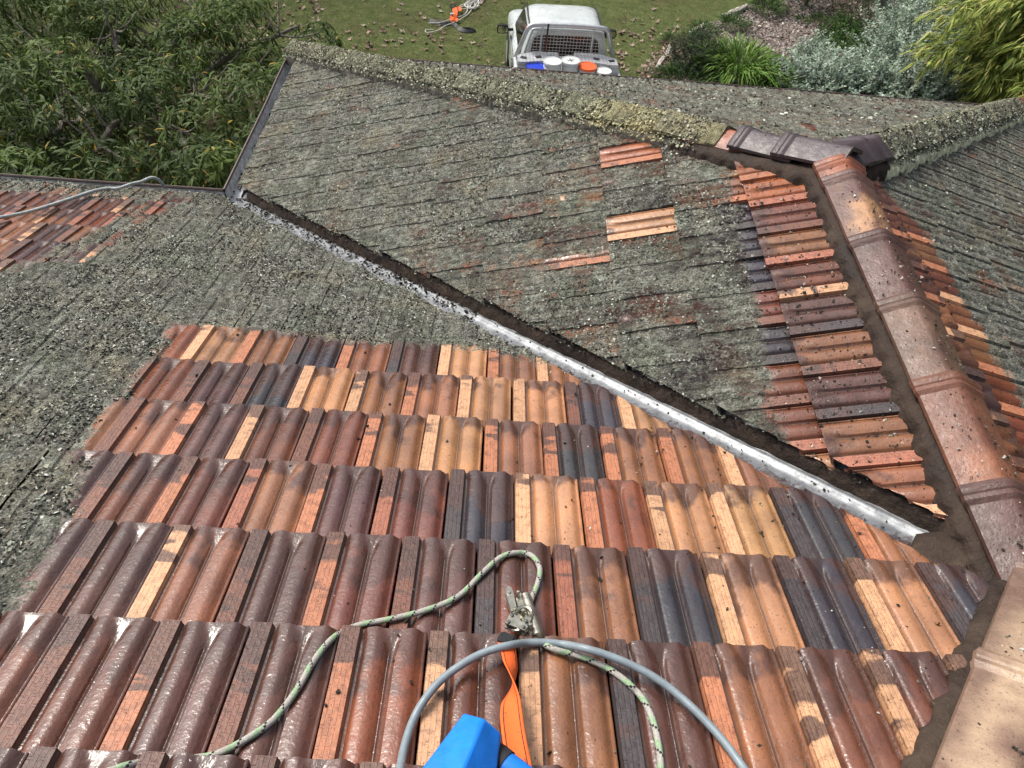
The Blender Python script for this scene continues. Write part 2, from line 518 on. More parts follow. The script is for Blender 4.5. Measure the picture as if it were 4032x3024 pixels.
def make_brick():
    m, nt, b = mat_new('house_brick'); t = NT(nt); c = t.obj()
    br = t.n('ShaderNodeTexBrick')
    sx = t.n('ShaderNodeSeparateXYZ'); t.set(sx.inputs[0], c)
    cx = t.n('ShaderNodeCombineXYZ'); t.set(cx.inputs[0], t.math('ADD', sx.outputs[0], sx.outputs[1])); t.set(cx.inputs[1], sx.outputs[2])
    t.set(br.inputs['Vector'], cx.outputs[0])
    br.inputs['Color1'].default_value = (.30, .12, .075, 1); br.inputs['Color2'].default_value = (.20, .085, .06, 1); br.inputs['Mortar'].default_value = (.34, .31, .27, 1)
    br.inputs['Scale'].default_value = 1; br.inputs['Brick Width'].default_value = .24; br.inputs['Row Height'].default_value = .086; br.inputs['Mortar Size'].default_value = .010
    t.set(b.inputs['Base Color'], br.outputs[0]); b.inputs['Roughness'].default_value = .85
    t.set(b.inputs['Normal'], t.bump(t.math('SUBTRACT', 1.0, br.outputs[1]), .6, .008))
    return m
BRICK = make_brick()

# ------------------------------------------------------------------ roof geometry
TH = 0.3914953882731907
T, CT, ST = math.tan(TH), math.cos(TH), math.sin(TH)
BW, CC = 0.205, 0.3284710486           # tile cover width, course length on the slope
WW, LL, YE = 3.4228694759, 2.05, 5.635        # half width of the wing, ridge length, far eave
ZG = -5.5                              # ground
EZ = -T * WW
TC = T * WW / (YE - LL); CTC, STC = 1 / math.hypot(1, TC), TC / math.hypot(1, TC)
HL = math.hypot(WW, YE - LL); HX, HY = WW / HL, (YE - LL) / HL      # plan direction of the far hips
house = empty('house', (0, 0, 0))
tag(house, 'house with a half washed terracotta tile hip roof grown over with grey lichen', 'house')

SL = {  # origin, ex (left to right seen from uphill), ed (down the slope)
    'A': (np.array([0, 0, 0.]), np.array([1., 0, 0]), np.array([0, CT, -ST])),
    'B': (np.array([0, 0, 0.]), np.array([0, 1., 0]), np.array([-CT, 0, -ST])),
    'C': (np.array([0, LL, 0.]), np.array([1., 0, 0]), np.array([0, CTC, -STC])),
    'D': (np.array([0, 0, 0.]), np.array([0, -1., 0]), np.array([CT, 0, -ST])),
}
NRM = {k: np.cross(v[1], v[2]) * (-1 if np.cross(v[1], v[2])[2] < 0 else 1) for k, v in SL.items()}
OFFA = {0: 0, 1: -.5, 2: 0, 3: -.5, 4: -1, 5: -1.5}
GRID = {'A': (-2.43947862, -0.31608423), 'B': (2.06421389 % BW, 0.36592887), 'C': (0.03, 0.36592887), 'D': (0.11, 0.36592887)}
def stag(k, n):
    return .5 if n % 2 else 0.0
r2 = math.sqrt(2)
def bounds(k):
    """half planes a*x+b*y>=c in plan that limit slope k"""
    if k == 'A': return [(-1 / r2, -1 / r2, .092), (-1 / r2, 1 / r2, .0)]
    if k == 'B': return [(1 / r2, 1 / r2, .084), (-1, 0, .0), (-HY, -HX, -LL * HX + .03)]
    if k == 'C': return [(-HY, HX, LL * HX + .03), (HY, HX, LL * HX + .03)]
    return [(1, 0, .03 - 1e9), (HY, -HX, -LL * HX + .03), (1 / r2, -1 / r2, .03 - 1e9)]
def inside_extra(k, x, y):
    if k == 'D':
        return np.where(y >= 0, x, (x - y) / r2) >= .03
    return np.ones_like(x, bool)

def sdpoly(px, py, poly):
    """signed distance, positive outside"""
    P = np.array(poly); d = np.full(px.shape, 1e9); ins = np.zeros(px.shape, bool)
    for i in range(len(P)):
        a = P[i]; b = P[(i + 1) % len(P)]; e = b - a
        wx, wy = px - a[0], py - a[1]
        tt = np.clip((wx * e[0] + wy * e[1]) / (e @ e + 1e-12), 0, 1)
        d = np.minimum(d, np.hypot(wx - tt * e[0], wy - tt * e[1]))
        c1 = (a[1] <= py) & (b[1] > py); c2 = (a[1] > py) & (b[1] <= py)
        cr = e[0] * wy - e[1] * wx
        ins ^= (c1 & (cr > 0)) | (c2 & (cr < 0))
    return np.where(ins, -d, d)

def planA(q): return tuple(onplane(q, NRM['A'], .02)[:2])
def planB(q): return tuple(onplane(q, NRM['B'], .02)[:2])
def planD(q): return tuple(onplane(q, NRM['D'], .02)[:2])
CLEAN_A = [planA(q) for q in [(385, 708), (480, 718), (580, 728), (760, 752), (950, 757), (1100, 775), (1215, 800), (1240, 800)]] + [(-.9, 1.2), (.3, .2), (.3, -3), (-4.5, -3)] + \
          [planA(q) for q in [(-160, 1440), (0, 1345), (60, 1275), (120, 1165), (150, 1130), (195, 1015), (150, 1005), (245, 885), (330, 785)]]
STREAK_A = [planA(q) for q in [(-300, 395), (350, 432), (330, 455), (250, 490), (110, 560), (0, 590), (-300, 650)]]
def tile_at(k, q):
    P = onplane(q, NRM[k], .03)
    O, ex, ed = SL[k]; x = (P - O) @ ex; s = (P - O) @ ed
    n = math.ceil((s - GRID[k][1]) / CC - 1e-6)
    m = math.floor((x - GRID[k][0]) / BW - stag(k, n))
    return n, m
CLEAN_TILES = {tile_at('B', (1360, 352)): 'O', tile_at('B', (1388, 505)): 'B'}
PART_TILES = {tile_at('B', (1245, 522)): .43}

def lich(k, x, y):
    """signed metres into the lichen, plan coordinates"""
    if k == 'A':
        d = sdpoly(x, y, CLEAN_A)
        d2 = sdpoly(x, y, STREAK_A)
        stv = fnoise(x * 9, y * 1.6, 3.3) - .5
        d2 = d2 * .30 + stv * .24 + (fnoise(x * 30, y * 22, 6.1) - .5) * .10 + .004
        thin = (fnoise(x * 5, y * 3, 9.1) - .5)
        ez = np.minimum(d, d2)
        near = np.clip(1 - d / .35, 0, 1)
        return np.minimum(ez, .2) + near * np.clip(.30 - np.abs(thin) * 6, -1, 0) * 0.0
    if k == 'B':
        s = -x / CT
        ext = np.interp(y, [-.5, .2, .9, 1.5, 2.2, 3], [.19, .15, .10, .07, .015, -.03])
        d = s - GRID['B'][1] - ext + (fnoise(x * 8, y * 8, 1.7) - .5) * .10
        pat = fnoise(x * 4.5, y * 6, 4.4) - .5
        prox = np.clip(1.5 - s / 1.6, 0, 1)
        d = np.minimum(d, .085 - prox * .028 - np.clip(pat - .17, 0, 1) * .9 * prox)
        return d
    if k == 'D':
        s = x / CT
        d = s - GRID['D'][1] - .20 + (fnoise(x * 9, y * 9, 2.2) - .5) * .08
        if True:
            d = np.where(y > LL - .15, d + (y - LL + .15) * .6, d)
        wetend = sdpoly(x, y, [(2.4, 4.6), (4, 3.0), (4, 6), (3, 6)])
        return np.minimum(d, .1)
    return np.full(np.shape(x), .12) - np.clip(fnoise(x * 5, y * 4, 7.7) - .62, 0, 1) * .8

UU = np.array([0, .012, .05, .10, .15, .20, .218, .232, .246, .262, .274, .288, .302, .318, .345, .40, .44, .482, .51, .535, .558, .573, .583, .594, .606, .618, .630, .642, .655, .672, .70, .75, .80, .845, .89, .925, .940, .952, .964, .976, .988])
VC = np.array([0, .005, .014, .028, .042, .056, .07, .09, .13, .18, .23, .28, .345])
VL = np.array([0, .005, .014, .028, .042, .056, .07, .085, .10, .12, .14, .16, .18, .20, .22, .24, .26, .28, .31, .345])
def prof(u, v):
    g = .587
    k = np.clip((.085 - v) / .085, 0, 1) ** 2.0
    c = np.clip((.060 - v) / .060, 0, 1)
    h = .0140 * ss(0, .012, u) * (1 - ss(.216, .244, u))
    ge = g - .05 * k
    b1 = (.0105 * ss(.274, .318, u) + .0050 * ss(.305, .41, u)) * (1 - (.75 * np.clip((u - ge + .115) / .105, 0, 1) + .25 * ss(ge - .03, ge - .008, u)))
    gs = g + .036 + .065 * k
    b2 = (.0105 * ss(gs - .004, gs + .036, u) + .0040 * ss(gs + .03, gs + .12, u)) * (1 - np.clip((u - .845) / .095, 0, 1))
    h = h + b1 + b2 + .0022 * np.exp(-((u - ge + .004) / .008) ** 2) - .002 * np.exp(-((u - .260) / .012) ** 2)
    nose = .0100 * ss(0, 1, c) * ss(.255, .30, u) * (1 - ss(.87, .93, u))
    h = np.maximum(h, nose)
    h = h + .0040 * ss(.938, .952, u) * (1 - ss(.974, .984, u)) - .022 * ss(.974, .988, u)
    return h
MOSS = {'A': .8, 'B': .95, 'C': .25, 'D': .0}
def moss_add(x, y, m):
    n = fnoise(x * 38, y * 38, 0, 2)
    n2 = fnoise(x * 11, y * 11, 5, 2)
    return m * (.004 + .014 * (n - .35) + .008 * (n2 - .5))
def surf_h(u, v, m):
    """height above the slope plane of a tile whose nose is at v = 0"""
    return prof(u, v) * (1 - .66 * m) + .015 * m * ss(.974, .988, u) + .037 * (1 - v / CC)

BODY = {'R': (.145, .052, .031), 'r': (.19, .060, .030), 'B': (.38, .19, .092), 'D': (.038, .033, .039), 'O': (.31, .098, .038), 'P': (.098, .044, .036), 'M': (.23, .098, .050)}
BAND = {'R': (.17, .072, .048), 'B': (.54, .30, .165), 'D': (.055, .044, .046), 'O': (.42, .165, .085), 'K': (.30, .11, .066)}
# body / band / how far up the tile the dark flashing reaches, read off the photograph course by course
SPEC_A = {
 5: (-2, 'OO1 rO1 BB1 MO2 DD5 MO2 PD5 BB2 MO3 MB1 PD3 PD3'),
 4: (-3, 'RR3 rR2 rR2 PR5 DR5 BB1 MB3 MO3 BB2 BB2 DR4 BB1 RR3'),
 3: (-3, 'RR3 MR2 MR2 PO4 RB3 RR3 MO3 BB2 MO2 DO4 MO3 MO3 MB2'),
 2: (-3, 'RR3 PR4 RR4 RO3 MK3 PO4 RK4 DD5 BB1 rO2 BB2 BB2 DD3 MO2'),
 1: (-3, 'RR3 DD5 PD6 PR5 MB3 PR5 RO4 PR5 RD5 MK3 DD4 BB3 DD4 BB3 DD4'),
 0: (-3, 'RR4 RR5 RR5 RR4 PO5 PR5 rO4 RB4 MB3 PD4 MO3 RB5 RB4 MB3'),
 -1: (-3, 'RR4 RR4 RR3 PR5 RR5 PO5 rO4 RB4 MB3 PD4 MO3 RB5 RB4 MB3'),
}
SPEC_B0 = 'OO1 OK2 RR3 MK2 RB3 PD4 MR2 PD3 MK2 MB3 rB3 OK2 RR4 rO3'
def spec(k, n, m, q):
    s_ = None
    if k == 'A' and n in SPEC_A:
        m0, tx = SPEC_A[n]; tx = tx.split()
        i = m - m0 + 0
        if 0 <= i < len(tx): s_ = tx[i]
    if k == 'B' and n == 0:
        tx = SPEC_B0.split()
        i = int(round((2.06421389 - BW - (GRID['B'][0] + m * BW)) / BW)) + 1
        if 0 <= i < len(tx): s_ = tx[i]
    if k == 'B' and (n, m) in CLEAN_TILES:
        s_ = {'O': 'OO1', 'B': 'BB1'}[CLEAN_TILES[(n, m)]]
    if s_ is None and k == 'A' and n > 6:
        s_ = q.choice(['MB4', 'MK2', 'RR3', 'PR4', 'PB5', 'MR2', 'PR5', 'rK2'])
    if s_ is None:
        s_ = q.choice(['RR4', 'RO3', 'PR4', 'MO2', 'BB2', 'DD5', 'rO2', 'MB3', 'RK3', 'PD5'])
    return s_

def build_slope(k, nlo, nhi, xlo, xhi, fine):
    O, ex, ed = SL[k]; nr = NRM[k]
    gx, gs = GRID[k]
    Vs, Fs, UVs, CB, CK, PM = [], [], [], [], [], []
    base = 0
    bnds = bounds(k)
    q = random.Random(hash(k) % 1 + ord(k))
    for n in range(nlo, nhi + 1):
        for m in range(int((xlo - gx) / BW) - 2, int((xhi - gx) / BW) + 2):
            if k == 'A':
                off = OFFA.get(n, -.5 if n % 2 else 0.0)
                x0 = gx + (m + off) * BW
            else:
                x0 = gx + (m + stag(k, n)) * BW
            s0 = gs + n * CC
            xc, sc = x0 + BW / 2, s0 - CC / 2
            pc = O + ex * xc + ed * sc
            if any(a * pc[0] + b * pc[1] < c - .30 for a, b, c in bnds): continue
            if k == 'D' and not inside_extra(k, np.array(pc[0] + .25), np.array(pc[1])): continue
            lc = lich(k, np.array([pc[0]]), np.array([pc[1]]))[0]
            VV = VL if (lc > -.1 and fine) else VC
            jit = (q.uniform(-.002, .002), q.uniform(-.005, .005), q.uniform(-.0015, .0025), q.uniform(-.008, .008), q.uniform(-.012, .012))
            u, v = np.meshgrid(UU, VV)
            mm = (x0 + u * BW)
            X = x0 + .5 * BW + (u - .5) * BW * .995 + jit[0] + jit[3] * (v - .15)
            S = s0 - v + jit[1]
            P2 = O[None, None, :] + ex * X[..., None] + ed * S[..., None]
            ld = lich(k, P2[..., 0], P2[..., 1])
            ctile = k == 'B' and (n, m) in CLEAN_TILES
            if ctile: ld = np.full_like(ld, -.3)
            if k == 'B' and (n, m) in PART_TILES: ld = np.where(u > PART_TILES[(n, m)], ld, -.012 + (fnoise(P2[..., 0] * 30, P2[..., 1] * 30, 2) - .5) * .09)
            ml = np.clip(ld / .03 + .3, 0, 1)
            H = surf_h(u, v, ml * MOSS[k]) + jit[2] + jit[4] * (u - .5) * BW + moss_add(P2[..., 0], P2[..., 1], ml * MOSS[k])
            nv, nu = u.shape
            # nose face: one extra row below the nose, left face: one extra column below the left edge
            Xr = np.vstack([X[:1], X]); Sr = np.vstack([S[:1] - .004, S]); Hr = np.vstack([H[:1] - .030, H])
            ur = np.vstack([u[:1], u]); vr = np.vstack([v[:1], v]); lr = np.vstack([np.minimum(ld[:1], -.06), ld])
            Xr = np.hstack([Xr[:, :1] + .0005, Xr]); Sr = np.hstack([Sr[:, :1], Sr]); Hr = np.hstack([Hr[:, :1] - .014, Hr])
            ur = np.hstack([ur[:, :1], ur]); vr = np.hstack([vr[:, :1], vr]); lr = np.hstack([lr[:, :1], lr])
            P = O + ex * Xr.ravel()[:, None] + ed * Sr.ravel()[:, None] + nr * Hr.ravel()[:, None]
            NR, NC = Xr.shape
            idx = np.arange(NR * NC).reshape(NR, NC)
            F = np.stack([idx[:-1, :-1], idx[:-1, 1:], idx[1:, 1:], idx[1:, :-1]], -1).reshape(-1, 4)
            # clip in plan: drop faces wholly outside, snap the straddling vertices to the line
            out = np.zeros(len(P), bool)
            bl = list(bnds)
            if k == 'D':
                bl = bl[1:2] + ([(1, 0, .03)] if pc[1] > .1 else [(1 / r2, -1 / r2, .03)] if pc[1] < -.1 else [(1, 0, .0)])
            for a, b, c in bl:
                d = P[:, 0] * a + P[:, 1] * b - c
                o_ = d < 0
                if o_.any():
                    out |= o_
                    P[o_, 0] -= d[o_] * a; P[o_, 1] -= d[o_] * b
            F = F[~out[F].all(1)]
            if len(F) == 0: continue
            sp = spec(k, n, m, q)
            jv = 1 + q.uniform(-.16, .16)
            cb = np.array(BODY[sp[0]]) * jv * np.array([1, q.uniform(.93, 1.07), q.uniform(.9, 1.1)])
            ck = np.array(BAND[sp[1]]) * (1 + q.uniform(-.15, .12))
            fl = int(sp[2]) / 10 * 1.3 - .12 + q.uniform(-.08, .08)
            Vs.append(P); Fs.append(F + base); base += len(P)
            UVs.append(np.c_[ur.ravel(), vr.ravel() / CC])
            o1 = np.ones(len(P))
            CB.append(np.c_[np.outer(o1, cb), o1]); CK.append(np.c_[np.outer(o1, ck), o1])
            if k == 'B': th_ = np.clip(1.0 - (-P[:, 0] / CT - .3) / 2.4, .12, 1)
            else: th_ = o1 * {'A': 0.0, 'C': .30, 'D': .22}[k]
            PM.append(np.c_[o1 * q.random(), o1 * fl, np.clip(lr.ravel() + .5, 0, 1), th_])
    V = np.vstack(Vs); F = np.vstack(Fs); UV = np.vstack(UVs)
    # orient faces to the outside
    f0 = F[len(F) // 2]
    nn = np.cross(V[F[:, 1]] - V[F[:, 0]], V[F[:, 2]] - V[F[:, 0]]).sum(0)
    if nn @ nr < 0: F = F[:, ::-1]
    used = np.zeros(len(V), bool); used[F] = True
    rem = np.cumsum(used) - 1
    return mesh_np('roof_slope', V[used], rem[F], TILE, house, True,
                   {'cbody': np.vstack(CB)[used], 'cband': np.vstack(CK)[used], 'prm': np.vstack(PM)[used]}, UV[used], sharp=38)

slope = {}
slope['A'] = build_slope('A', -4, 12, -6.6, .5, True)
slope['B'] = build_slope('B', 0, 10, -.2 - 3.5, YE, True)
slope['C'] = build_slope('C', 0, 10, -WW, WW, False)
slope['D'] = build_slope('D', 0, 10, -YE, 1.8, True)
slope['A']['label'] = 'washed wet terracotta tiles in front with grey lichened tiles beyond'
slope['B']['label'] = 'grey lichened slope with a strip of washed tiles along its ridge'
slope['C']['label'] = 'lichened end slope above the parked vehicle'
slope['D']['label'] = 'lichened slope on the far side of the washed ridge'

# dark sarking under the tiles closes the gaps
def poly_plane(name, pts, k, off, mat):
    nr = NRM[k]
    V = [np.array(p) + nr * off for p in pts]
    return mesh_np(name, V, [tuple(range(len(V)))], mat, house, False)
def zA(x, y): return (x, y, -T * y)
def zB(x, y): return (x, y, T * x)
def zC(x, y): return (x, y, -TC * (y - LL))
def zD(x, y): return (x, y, -T * x)
E2 = WW
poly_plane('sarking', [zA(0, 0), zA(-E2, E2), zA(-9, E2), zA(-9, -3), zA(-3, -3)], 'A', -.065, UNDER)
poly_plane('sarking', [zB(0, 0), zB(0, LL), zB(-E2, YE), zB(-E2, E2)], 'B', -.065, UNDER)
poly_plane('sarking', [zC(0, LL), zC(E2, YE), zC(-E2, YE)], 'C', -.065, UNDER)
poly_plane('sarking', [zD(0, 0), zD(-3, -3), zD(E2, -3), zD(E2, YE), zD(0, LL)], 'D', -.065, UNDER)

# ------------------------------------------------------------------ lichen flakes on the slopes and loose crumbs
def surf_point(k, x, y, ml_scale=1.0):
    """points on top of the tiles of slope k at plan x,y -> positions, lichen depth"""
    O, ex, ed = SL[k]; nr = NRM[k]
    zf = {'A': lambda: -T * y, 'B': lambda: T * x, 'C': lambda: -TC * (y - LL), 'D': lambda: -T * x}[k]()
    P = np.c_[x, y, zf]
    X = (P - O) @ ex; S = (P - O) @ ed
    gx, gs = GRID[k]
    n = np.ceil((S - gs) / CC)
    v = gs + n * CC - S
    if k == 'A':
        offs = np.array([OFFA.get(int(i), -.5 if int(i) % 2 else 0.0) for i in n])
    else:
        offs = np.where(n % 2 == 1, .5, 0.0)
    u = ((X - gx) / BW - offs) % 1.0
    ld = lich(k, x, y)
    m_ = np.floor((X - gx) / BW - offs).astype(int)
    if k == 'B':
        for (tn, tm) in CLEAN_TILES:
            ld = np.where((n.astype(int) == tn) & (m_ == tm), -.3, ld)
    ml = np.clip(ld / .03 + .3, 0, 1)
    H = surf_h(u, v, ml * MOSS[k]) + moss_add(x, y, ml * MOSS[k])
    ok = np.ones(len(x), bool)
    for a, b, c in bounds(k): ok &= (x * a + y * b) >= c
    ok &= inside_extra(k, x, y)
    return P + nr * H[:, None], ld, ok

def flakes(P, N, size, cols, lift=.0, q=rs, curl=.5):
    """small bent two-quad flakes standing about on the points P"""
    n = len(P)
    a = q.rand(n) * 2 * np.pi
    tilt = q.uniform(-1, 1, (n, 3)) * .9
    nrm = N + tilt; nrm /= np.linalg.norm(nrm, axis=1)[:, None]
    r0 = np.c_[np.cos(a), np.sin(a), np.zeros(n)]
    e1 = np.cross(nrm, r0); e1 /= np.linalg.norm(e1, axis=1)[:, None] + 1e-9
    e2 = np.cross(nrm, e1)
    s1 = (size * q.uniform(.5, 1.3, n))[:, None]; s2 = (size * q.uniform(.4, 1.0, n))[:, None]
    up = nrm * s1
    c = P + N * lift
    q1 = c - e1 * s1 * .5 - e2 * s2 * .5 * q.uniform(.4, 1, (n, 1)) + up * q.uniform(-.1, .7, (n, 1)) * curl
    q2 = c + e1 * s1 * .5 - e2 * s2 * .5 + up * q.uniform(-.1, .7, (n, 1)) * curl
    q3 = c + e1 * s1 * .5 * q.uniform(.4, 1, (n, 1)) + e2 * s2 * .5 + up * q.uniform(-.1, .7, (n, 1)) * curl
    q4 = c - e1 * s1 * .5 + e2 * s2 * .5 + up * q.uniform(-.1, .7, (n, 1)) * curl
    V = np.stack([q1, q2, q3, q4], 1).reshape(-1, 3)
    b = np.arange(n) * 4
    F = np.vstack([np.stack([b, b + 1, b + 2], 1), np.stack([b, b + 2, b + 3], 1)])
    C = np.repeat(np.c_[cols, np.ones(n)], 4, axis=0)
    return V, F, C

LC = np.array([(.034, .034, .028), (.088, .088, .072), (.19, .195, .163), (.34, .35, .295), (.42, .44, .375), (.13, .105, .08)])
def lichen_cols(n, w):
    c = LC[rs.choice(len(LC), n, p=w)]
    return c * rs.uniform(.75, 1.25, (n, 1)) * rs.uniform(.94, 1.06, (n, 3))

def scatter_lichen(k, n, xr, yr, size, w, par):
    x = rs.uniform(*xr, n); y = rs.uniform(*yr, n)
    P, ld, ok = surf_point(k, x, y)
    dens = fnoise(x * 5, y * 5, 2.0, 3)
    ok &= (ld + (fnoise(x * 14, y * 14, 8) - .5) * .14 > .012) & (rs.rand(n) < np.clip((dens - .25) * 2.6, .12, 1))
    P = P[ok]
    N = np.repeat(NRM[k][None], len(P), 0)
    cc_ = lichen_cols(len(P), w) * np.clip(.55 + 1.1 * (fnoise(P[:, 0] * 6, P[:, 1] * 6, 4.0, 3) - .08), .5, 1.35)[:, None]
    V, F, C = flakes(P, N, np.full(len(P), size) * rs.uniform(.6, 1.5, len(P)), cc_, .0005)
    o = mesh_np('lichen', V, F, FLAKE, par, False, {'col': C})
    o['kind'] = 'stuff'
    return o
scatter_lichen('A', 260000, (-5.6, -.4), (-.4, WW), .0088, [.38, .20, .15, .14, .08, .05], slope['A'])
scatter_lichen('B', 130000, (-WW, 0), (0, YE), .0085, [.32, .20, .18, .15, .07, .08], slope['B'])
scatter_lichen('C', 22000, (-WW, WW), (LL, YE), .017, [.16, .20, .22, .24, .14, .04], slope['C'])
scatter_lichen('D', 22000, (0, WW), (-.6, YE), .011, [.16, .20, .22, .22, .16, .04], slope['D'])

# loose crumbs washed over the clean tiles
def crumb_mesh():
    Vs, Fs, Cs = [], [], []; base = 0
    for k, n, xr, yr in (('A', 9000, (-4.2, .2), (-.9, 2.0)), ('B', 4200, (-.75, 0), (0, LL)), ('D', 900, (0, .5), (0, LL))):
        x = rs.uniform(*xr, n); y = rs.uniform(*yr, n)
        P, ld, ok = surf_point(k, x, y)
        ok &= (ld < -.005)
        if k == 'A':
            right = np.clip((x + 2.6) / 2.2, .12, 1)
            ok &= (rs.rand(n) < right * np.clip((fnoise(x * 3, y * 3, 1) - .2) * 1.7, .1, 1)) 
        P = P[ok]; n = len(P)
        big = rs.rand(n) ** 5
        size = .0024 + .009 * big
        t_ = rs.rand(n)
        col = np.where((t_ < .70)[:, None], np.array([.030, .027, .022]), np.where((t_ < .86)[:, None], np.array([.14, .14, .11]), np.array([.50, .47, .41])))
        for rep in range(3):
            V, F, C = flakes(P + rs.uniform(-.3, .3, (n, 3)) * size[:, None], np.repeat(NRM[k][None], n, 0), size, col * rs.uniform(.7, 1.3, (n, 1)), .0006, curl=.9)
            Vs.append(V); Fs.append(F + base); Cs.append(C); base += len(V)
    def line_litter(pa, pb, n, l0, l1, z0, size, sk=1.0, lat=None):
        nonlocal base
        pa, pb = np.array(pa, float), np.array(pb, float); f = rs.rand(n)
        f = f[fnoise(f * 23, f * 0 + 3.3) > .30]; n = len(f)
        l = l0 + (l1 - l0) * rs.rand(n) ** sk
        P = pa + np.outer(f, pb - pa) + np.outer(l, lat) + np.array([0, 0, z0])
        t_ = rs.rand(n); col = np.where((t_ < .8)[:, None], np.array([.028, .025, .020]), np.array([.15, .15, .12])) * rs.uniform(.6, 1.4, (n, 1))
        for rep in range(3):
            V, F, C = flakes(P + rs.uniform(-.3, .3, (n, 3)) * size, np.repeat([[0, 0, 1.]], n, 0), np.full(n, size) * rs.uniform(.4, 1.5, n), col, .002, curl=.9)
            Vs.append(V); Fs.append(F + base); Cs.append(C); base += len(V)
    vl = np.array([1, 1, 0]) / r2
    line_litter((-WW, WW, EZ), (-.3, .3, -T * .3), 350, .074, .100, .026, .008, 1, vl)
    def on_cap(pa, pb, n, hw):
        nonlocal base
        pa, pb = np.array(pa, float), np.array(pb, float); a = pb - pa; ln = np.linalg.norm(a); a = a / ln
        lat = np.cross(a, [0, 0, 1]); lat /= np.linalg.norm(lat); up = np.cross(lat, a)
        d = rs.rand(n) * ln; l = rs.uniform(-hw, hw, n); z = .045 + .018 + .058 * (1 - np.abs(l) / hw) + .006
        P = pa + np.outer(d, a) + np.outer(l, lat) + np.outer(z, up); t_ = rs.rand(n)
        col = np.where((t_ < .62)[:, None], np.array([.03, .027, .022]), np.where((t_ < .80)[:, None], np.array([.14, .14, .11]), np.array([.50, .47, .41]))) * rs.uniform(.7, 1.3, (n, 1))
        size = .0022 + .007 * rs.rand(n) ** 4
        for rep in range(3):
            V, F, C = flakes(P + rs.uniform(-.3, .3, (n, 3)) * size[:, None], np.repeat(up[None], n, 0), size, col, 0, curl=.9)
            Vs.append(V); Fs.append(F + base); Cs.append(C); base += len(V)
    on_cap((RX, LL, 0), (RX, -.1, 0), 900, .10)
    on_cap((.05, -.06, 0), (-.75, -.86, T * .8), 900, .10)
    on_cap(hb(.13, -1), hb(0, -1), 130, .10); on_cap(hb(.1, 1), hb(0, 1), 80, .10)
    line_litter((-WW, WW, EZ - .034), (-1.6, 1.6, -T * 1.6 - .034), 620, .072, .0, .002, .011, 2.2, vl)
    line_litter((-1.7, 1.7, -T * 1.7 - .034), (-.1, .1, -T * .1 - .034), 120, .072, -.06, .002, .007, 1.5, vl)
    line_litter((-7.5, WW, EZ - .098), (-WW - .1, WW, EZ - .098), 520, -.02, .07, 0, .016, 1, np.array([0, 1., 0]))
    line_litter((-WW, WW + .1, EZ - .098), (-WW, YE, EZ - .098), 110, -.02, .07, 0, .016, 1, np.array([-1., 0, 0]))
    o = mesh_np('lichen_crumbs', np.vstack(Vs), np.vstack(Fs), FLAKE, None, False, {'col': np.vstack(Cs)})
    tag(o, 'loose dark crumbs of lichen washed over the clean wet tiles', 'lichen crumbs', kind='stuff')

# ------------------------------------------------------------------ ridge and hip capping
CAPC = {'purple': ((.105, .052, .042), (.075, .036, .029)), 'buff': ((.46, .25, .125), (.12, .062, .048)), 'orange': ((.26, .105, .056), (.15, .062, .038)),
        'grey': ((.155, .088, .058), (.10, .055, .038)), 'brown': ((.20, .098, .068), (.115, .06, .05)), 'dark': ((.060, .043, .050), (.050, .036, .040)),
        'red': ((.30, .095, .045), (.16, .06, .04)), 'cream': ((.36, .255, .17), (.17, .105, .076)), 'moss': ((.20, .10, .07), (.14, .08, .06))}
def cap_profile(hw, hgt, th, rnd=.009):
    out = [(-hw, 0), (-hw, th * .9), (-hw * .55, hgt * .50 + th * .75), (-rnd * 1.6, hgt * .94 + th * .6), (-rnd * .6, hgt + th * .5), (rnd * .6, hgt + th * .5), (rnd * 1.6, hgt * .94 + th * .6), (hw * .55, hgt * .50 + th * .75), (hw, th * .9), (hw, 0)]
    inn = [(hw - th, 0), (hw * .5, hgt * .44 - th * .1), (0, hgt - th * .6), (-hw * .5, hgt * .44 - th * .1), (-hw + th, 0)]
    return np.array(out + inn)
